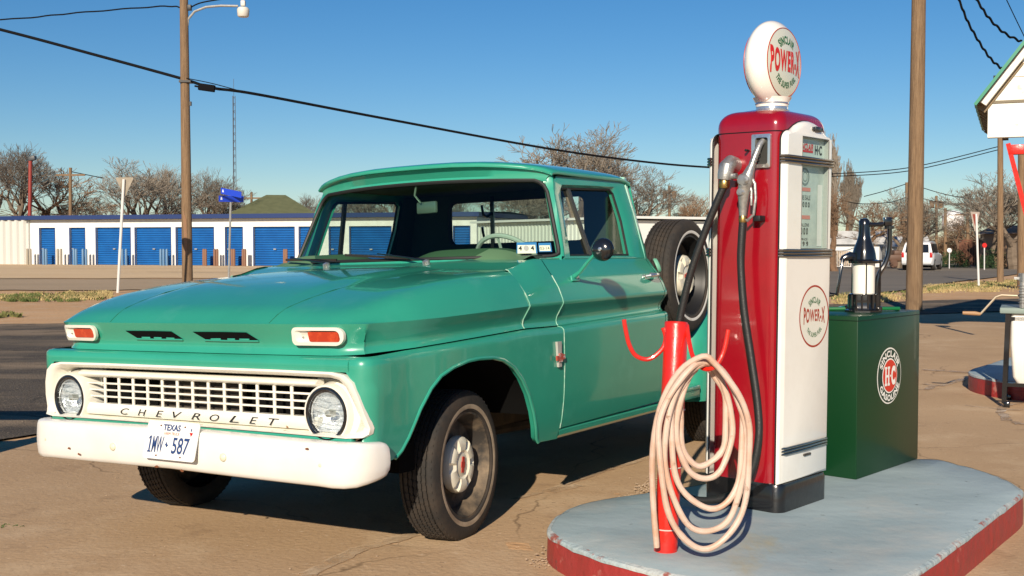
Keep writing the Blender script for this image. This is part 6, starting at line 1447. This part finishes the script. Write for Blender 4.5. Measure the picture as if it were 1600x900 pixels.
mb = MB(); mb.box((WID/2, DEP/2, zb_+.70), (WID-.1, DEP-.2, .05)); mb.box((WID-.1, DEP/2, (zb_+ze)/2), (.1, DEP-.3, ze-zb_)); mb.box((.16, DEP/2+.1, (zb_+ze)/2+.12), (.08, DEP-.4, ze-zb_-.25)); mb.box((WID/2+.3, DEP-.1, zb_+.45), (WID-.6, .08, .7)); mb.build('ceiling', CD, cano, smooth=False)
for x in (.9, WID-.3):
    mb = MB(); mb.box((x+.55 if x < 1 else x, DEP*.5, (zb_+.4)/2), (.28, .28, zb_+.4), bev=.02); mb.build('column', CW, cano)
CI = lambda v: Matrix.Rotation(R_(23.5), 3, 'Z') @ (v-Vector((e0.x, Yc, 0)))
mb = MB(); a = CI(at(1575, 224, 13.2)); b = CI(at(1606, 345, 13.2)); mb.bar(a, b, .05, .06, up=(0, 1, 0)); c = CI(at(1588, 234, 13.2)); mb.box(tuple(c), (.17, .12, .11), bev=.01)
mb.build('red_brace', BRED, cano)
# diamond motif raised on the gable
mb = MB(); g0 = CI(at(1600, 118, Yc-.2)); mb.prism([(g0.x-.10, -.012, g0.z+.0), (g0.x+.05, -.012, g0.z-.0), (g0.x+.32, -.012, g0.z+.36), (g0.x+.27, -.012, g0.z+.40)], (0, .01, 0)); mb.build('gable_moulding', CW, cano, smooth=False)
# ---- old wringer tub on legs under the canopy
wo_ = Vector((at(1575, 620, 9.1).x, 9.1, 0)); 
tub = empty('wringer_washer', 'white wringer washer tub on black legs, cut by the right edge', 'washer', (wo_.x-.01, wo_.y, 0), R_(-24))
mb = MB()
for x, y in ((0, 0), (.56, 0), (0, .5), (.56, .5)):
    mb.bar((x, y, .78), (x+(-.02 if x == 0 else .02), y, .03), .035, .035, up=(0, 1, 0)); mb.box((x, y, .02), (.05, .05, .05), bev=.01)
mb.bar((0, 0, .18), (.56, 0, .18), .02, .03); mb.bar((0, 0, .70), (.56, 0, .70), .02, .03); mb.bar((0, .5, .70), (.56, .5, .70), .02, .03); mb.build('leg', BLKP, tub)
mb = MB(); mb.grid([[(.03+.0, .0, z) for z in (.72,)]]) if False else None
secs = []
for z, i_ in ((.74, 0), (.50, .0), (.24, .02), (.17, .06), (.15, .14)): secs.append([(a, b, z) for a, b in rrect(.30, .24, .56-2*i_, .50-2*i_, .03, 4)])
mb.grid(secs, closed_v=True); mb.poly(secs[-1]); mb.build('tub', PUMPWHT, tub)
mb = MB(); mb.box((.28, .24, .765), (.68, .58, .045), bev=.008); mb.build('rim', mat('rim_greygreen', (.22, .28, .25), .5), tub)
mb = MB(); mb.tube([(.10, -.04, .79), (.10, -.04, 1.02)], .022, 10); mb.tube([(.10, -.04, 1.0), (.10, -.04, 1.06)], .03, 8)
for k in range(7): mb.lathe([(.024, -.004), (.032, 0), (.024, .004)], (.10, -.04, .83+.022*k), (0, 0, 1), 12)
mb.box((.13, -.04, 1.02), (.18, .04, .02)); mb.build('clamp', STEEL, tub)
mb = MB(); mb.tube([(.11, .0, .86), (.62, .0, .86)], .035, 14); mb.tube([(.11, .0, .935), (.62, .0, .935)], .035, 14); mb.build('roller', mat('roller_cream', (.60, .55, .38), .6), tub)
mb = MB(); mb.tube([(.10, -.02, .88), (-.05, -.02, .885), (-.09, -.03, .87), (-.20, -.06, .735)], .009, 8); mb.build('crank_arm', mat('crank_steel', (.5, .42, .3), .4, .6), tub)
mb = MB(); mb.tube([(-.20, -.06, .735), (-.24, -.07, .74), (-.33, -.08, .742)], [.013, .017, .014], 10); mb.build('crank_handle', mat('handle_wood', (.35, .2, .1), .6), tub)
# off-frame boards at left, added only to cast shadow strips across the road
rl = empty('shadow_rail', 'two-board rail added out of view at left to shade the road', 'fence', (-7.0, 6.05, 0), R_(1))
for z in (.60, 1.22):
    mb = MB(); mb.box((0, 0, z), (7.2, .05, .20)); mb.build('board', WOOD, rl, smooth=False)
for x in (-3.5, -1.2, 1.2, 3.5): mb = MB(); mb.box((x, .08, .65), (.1, .1, 1.4)); mb.build('post', WOOD, rl, smooth=False)
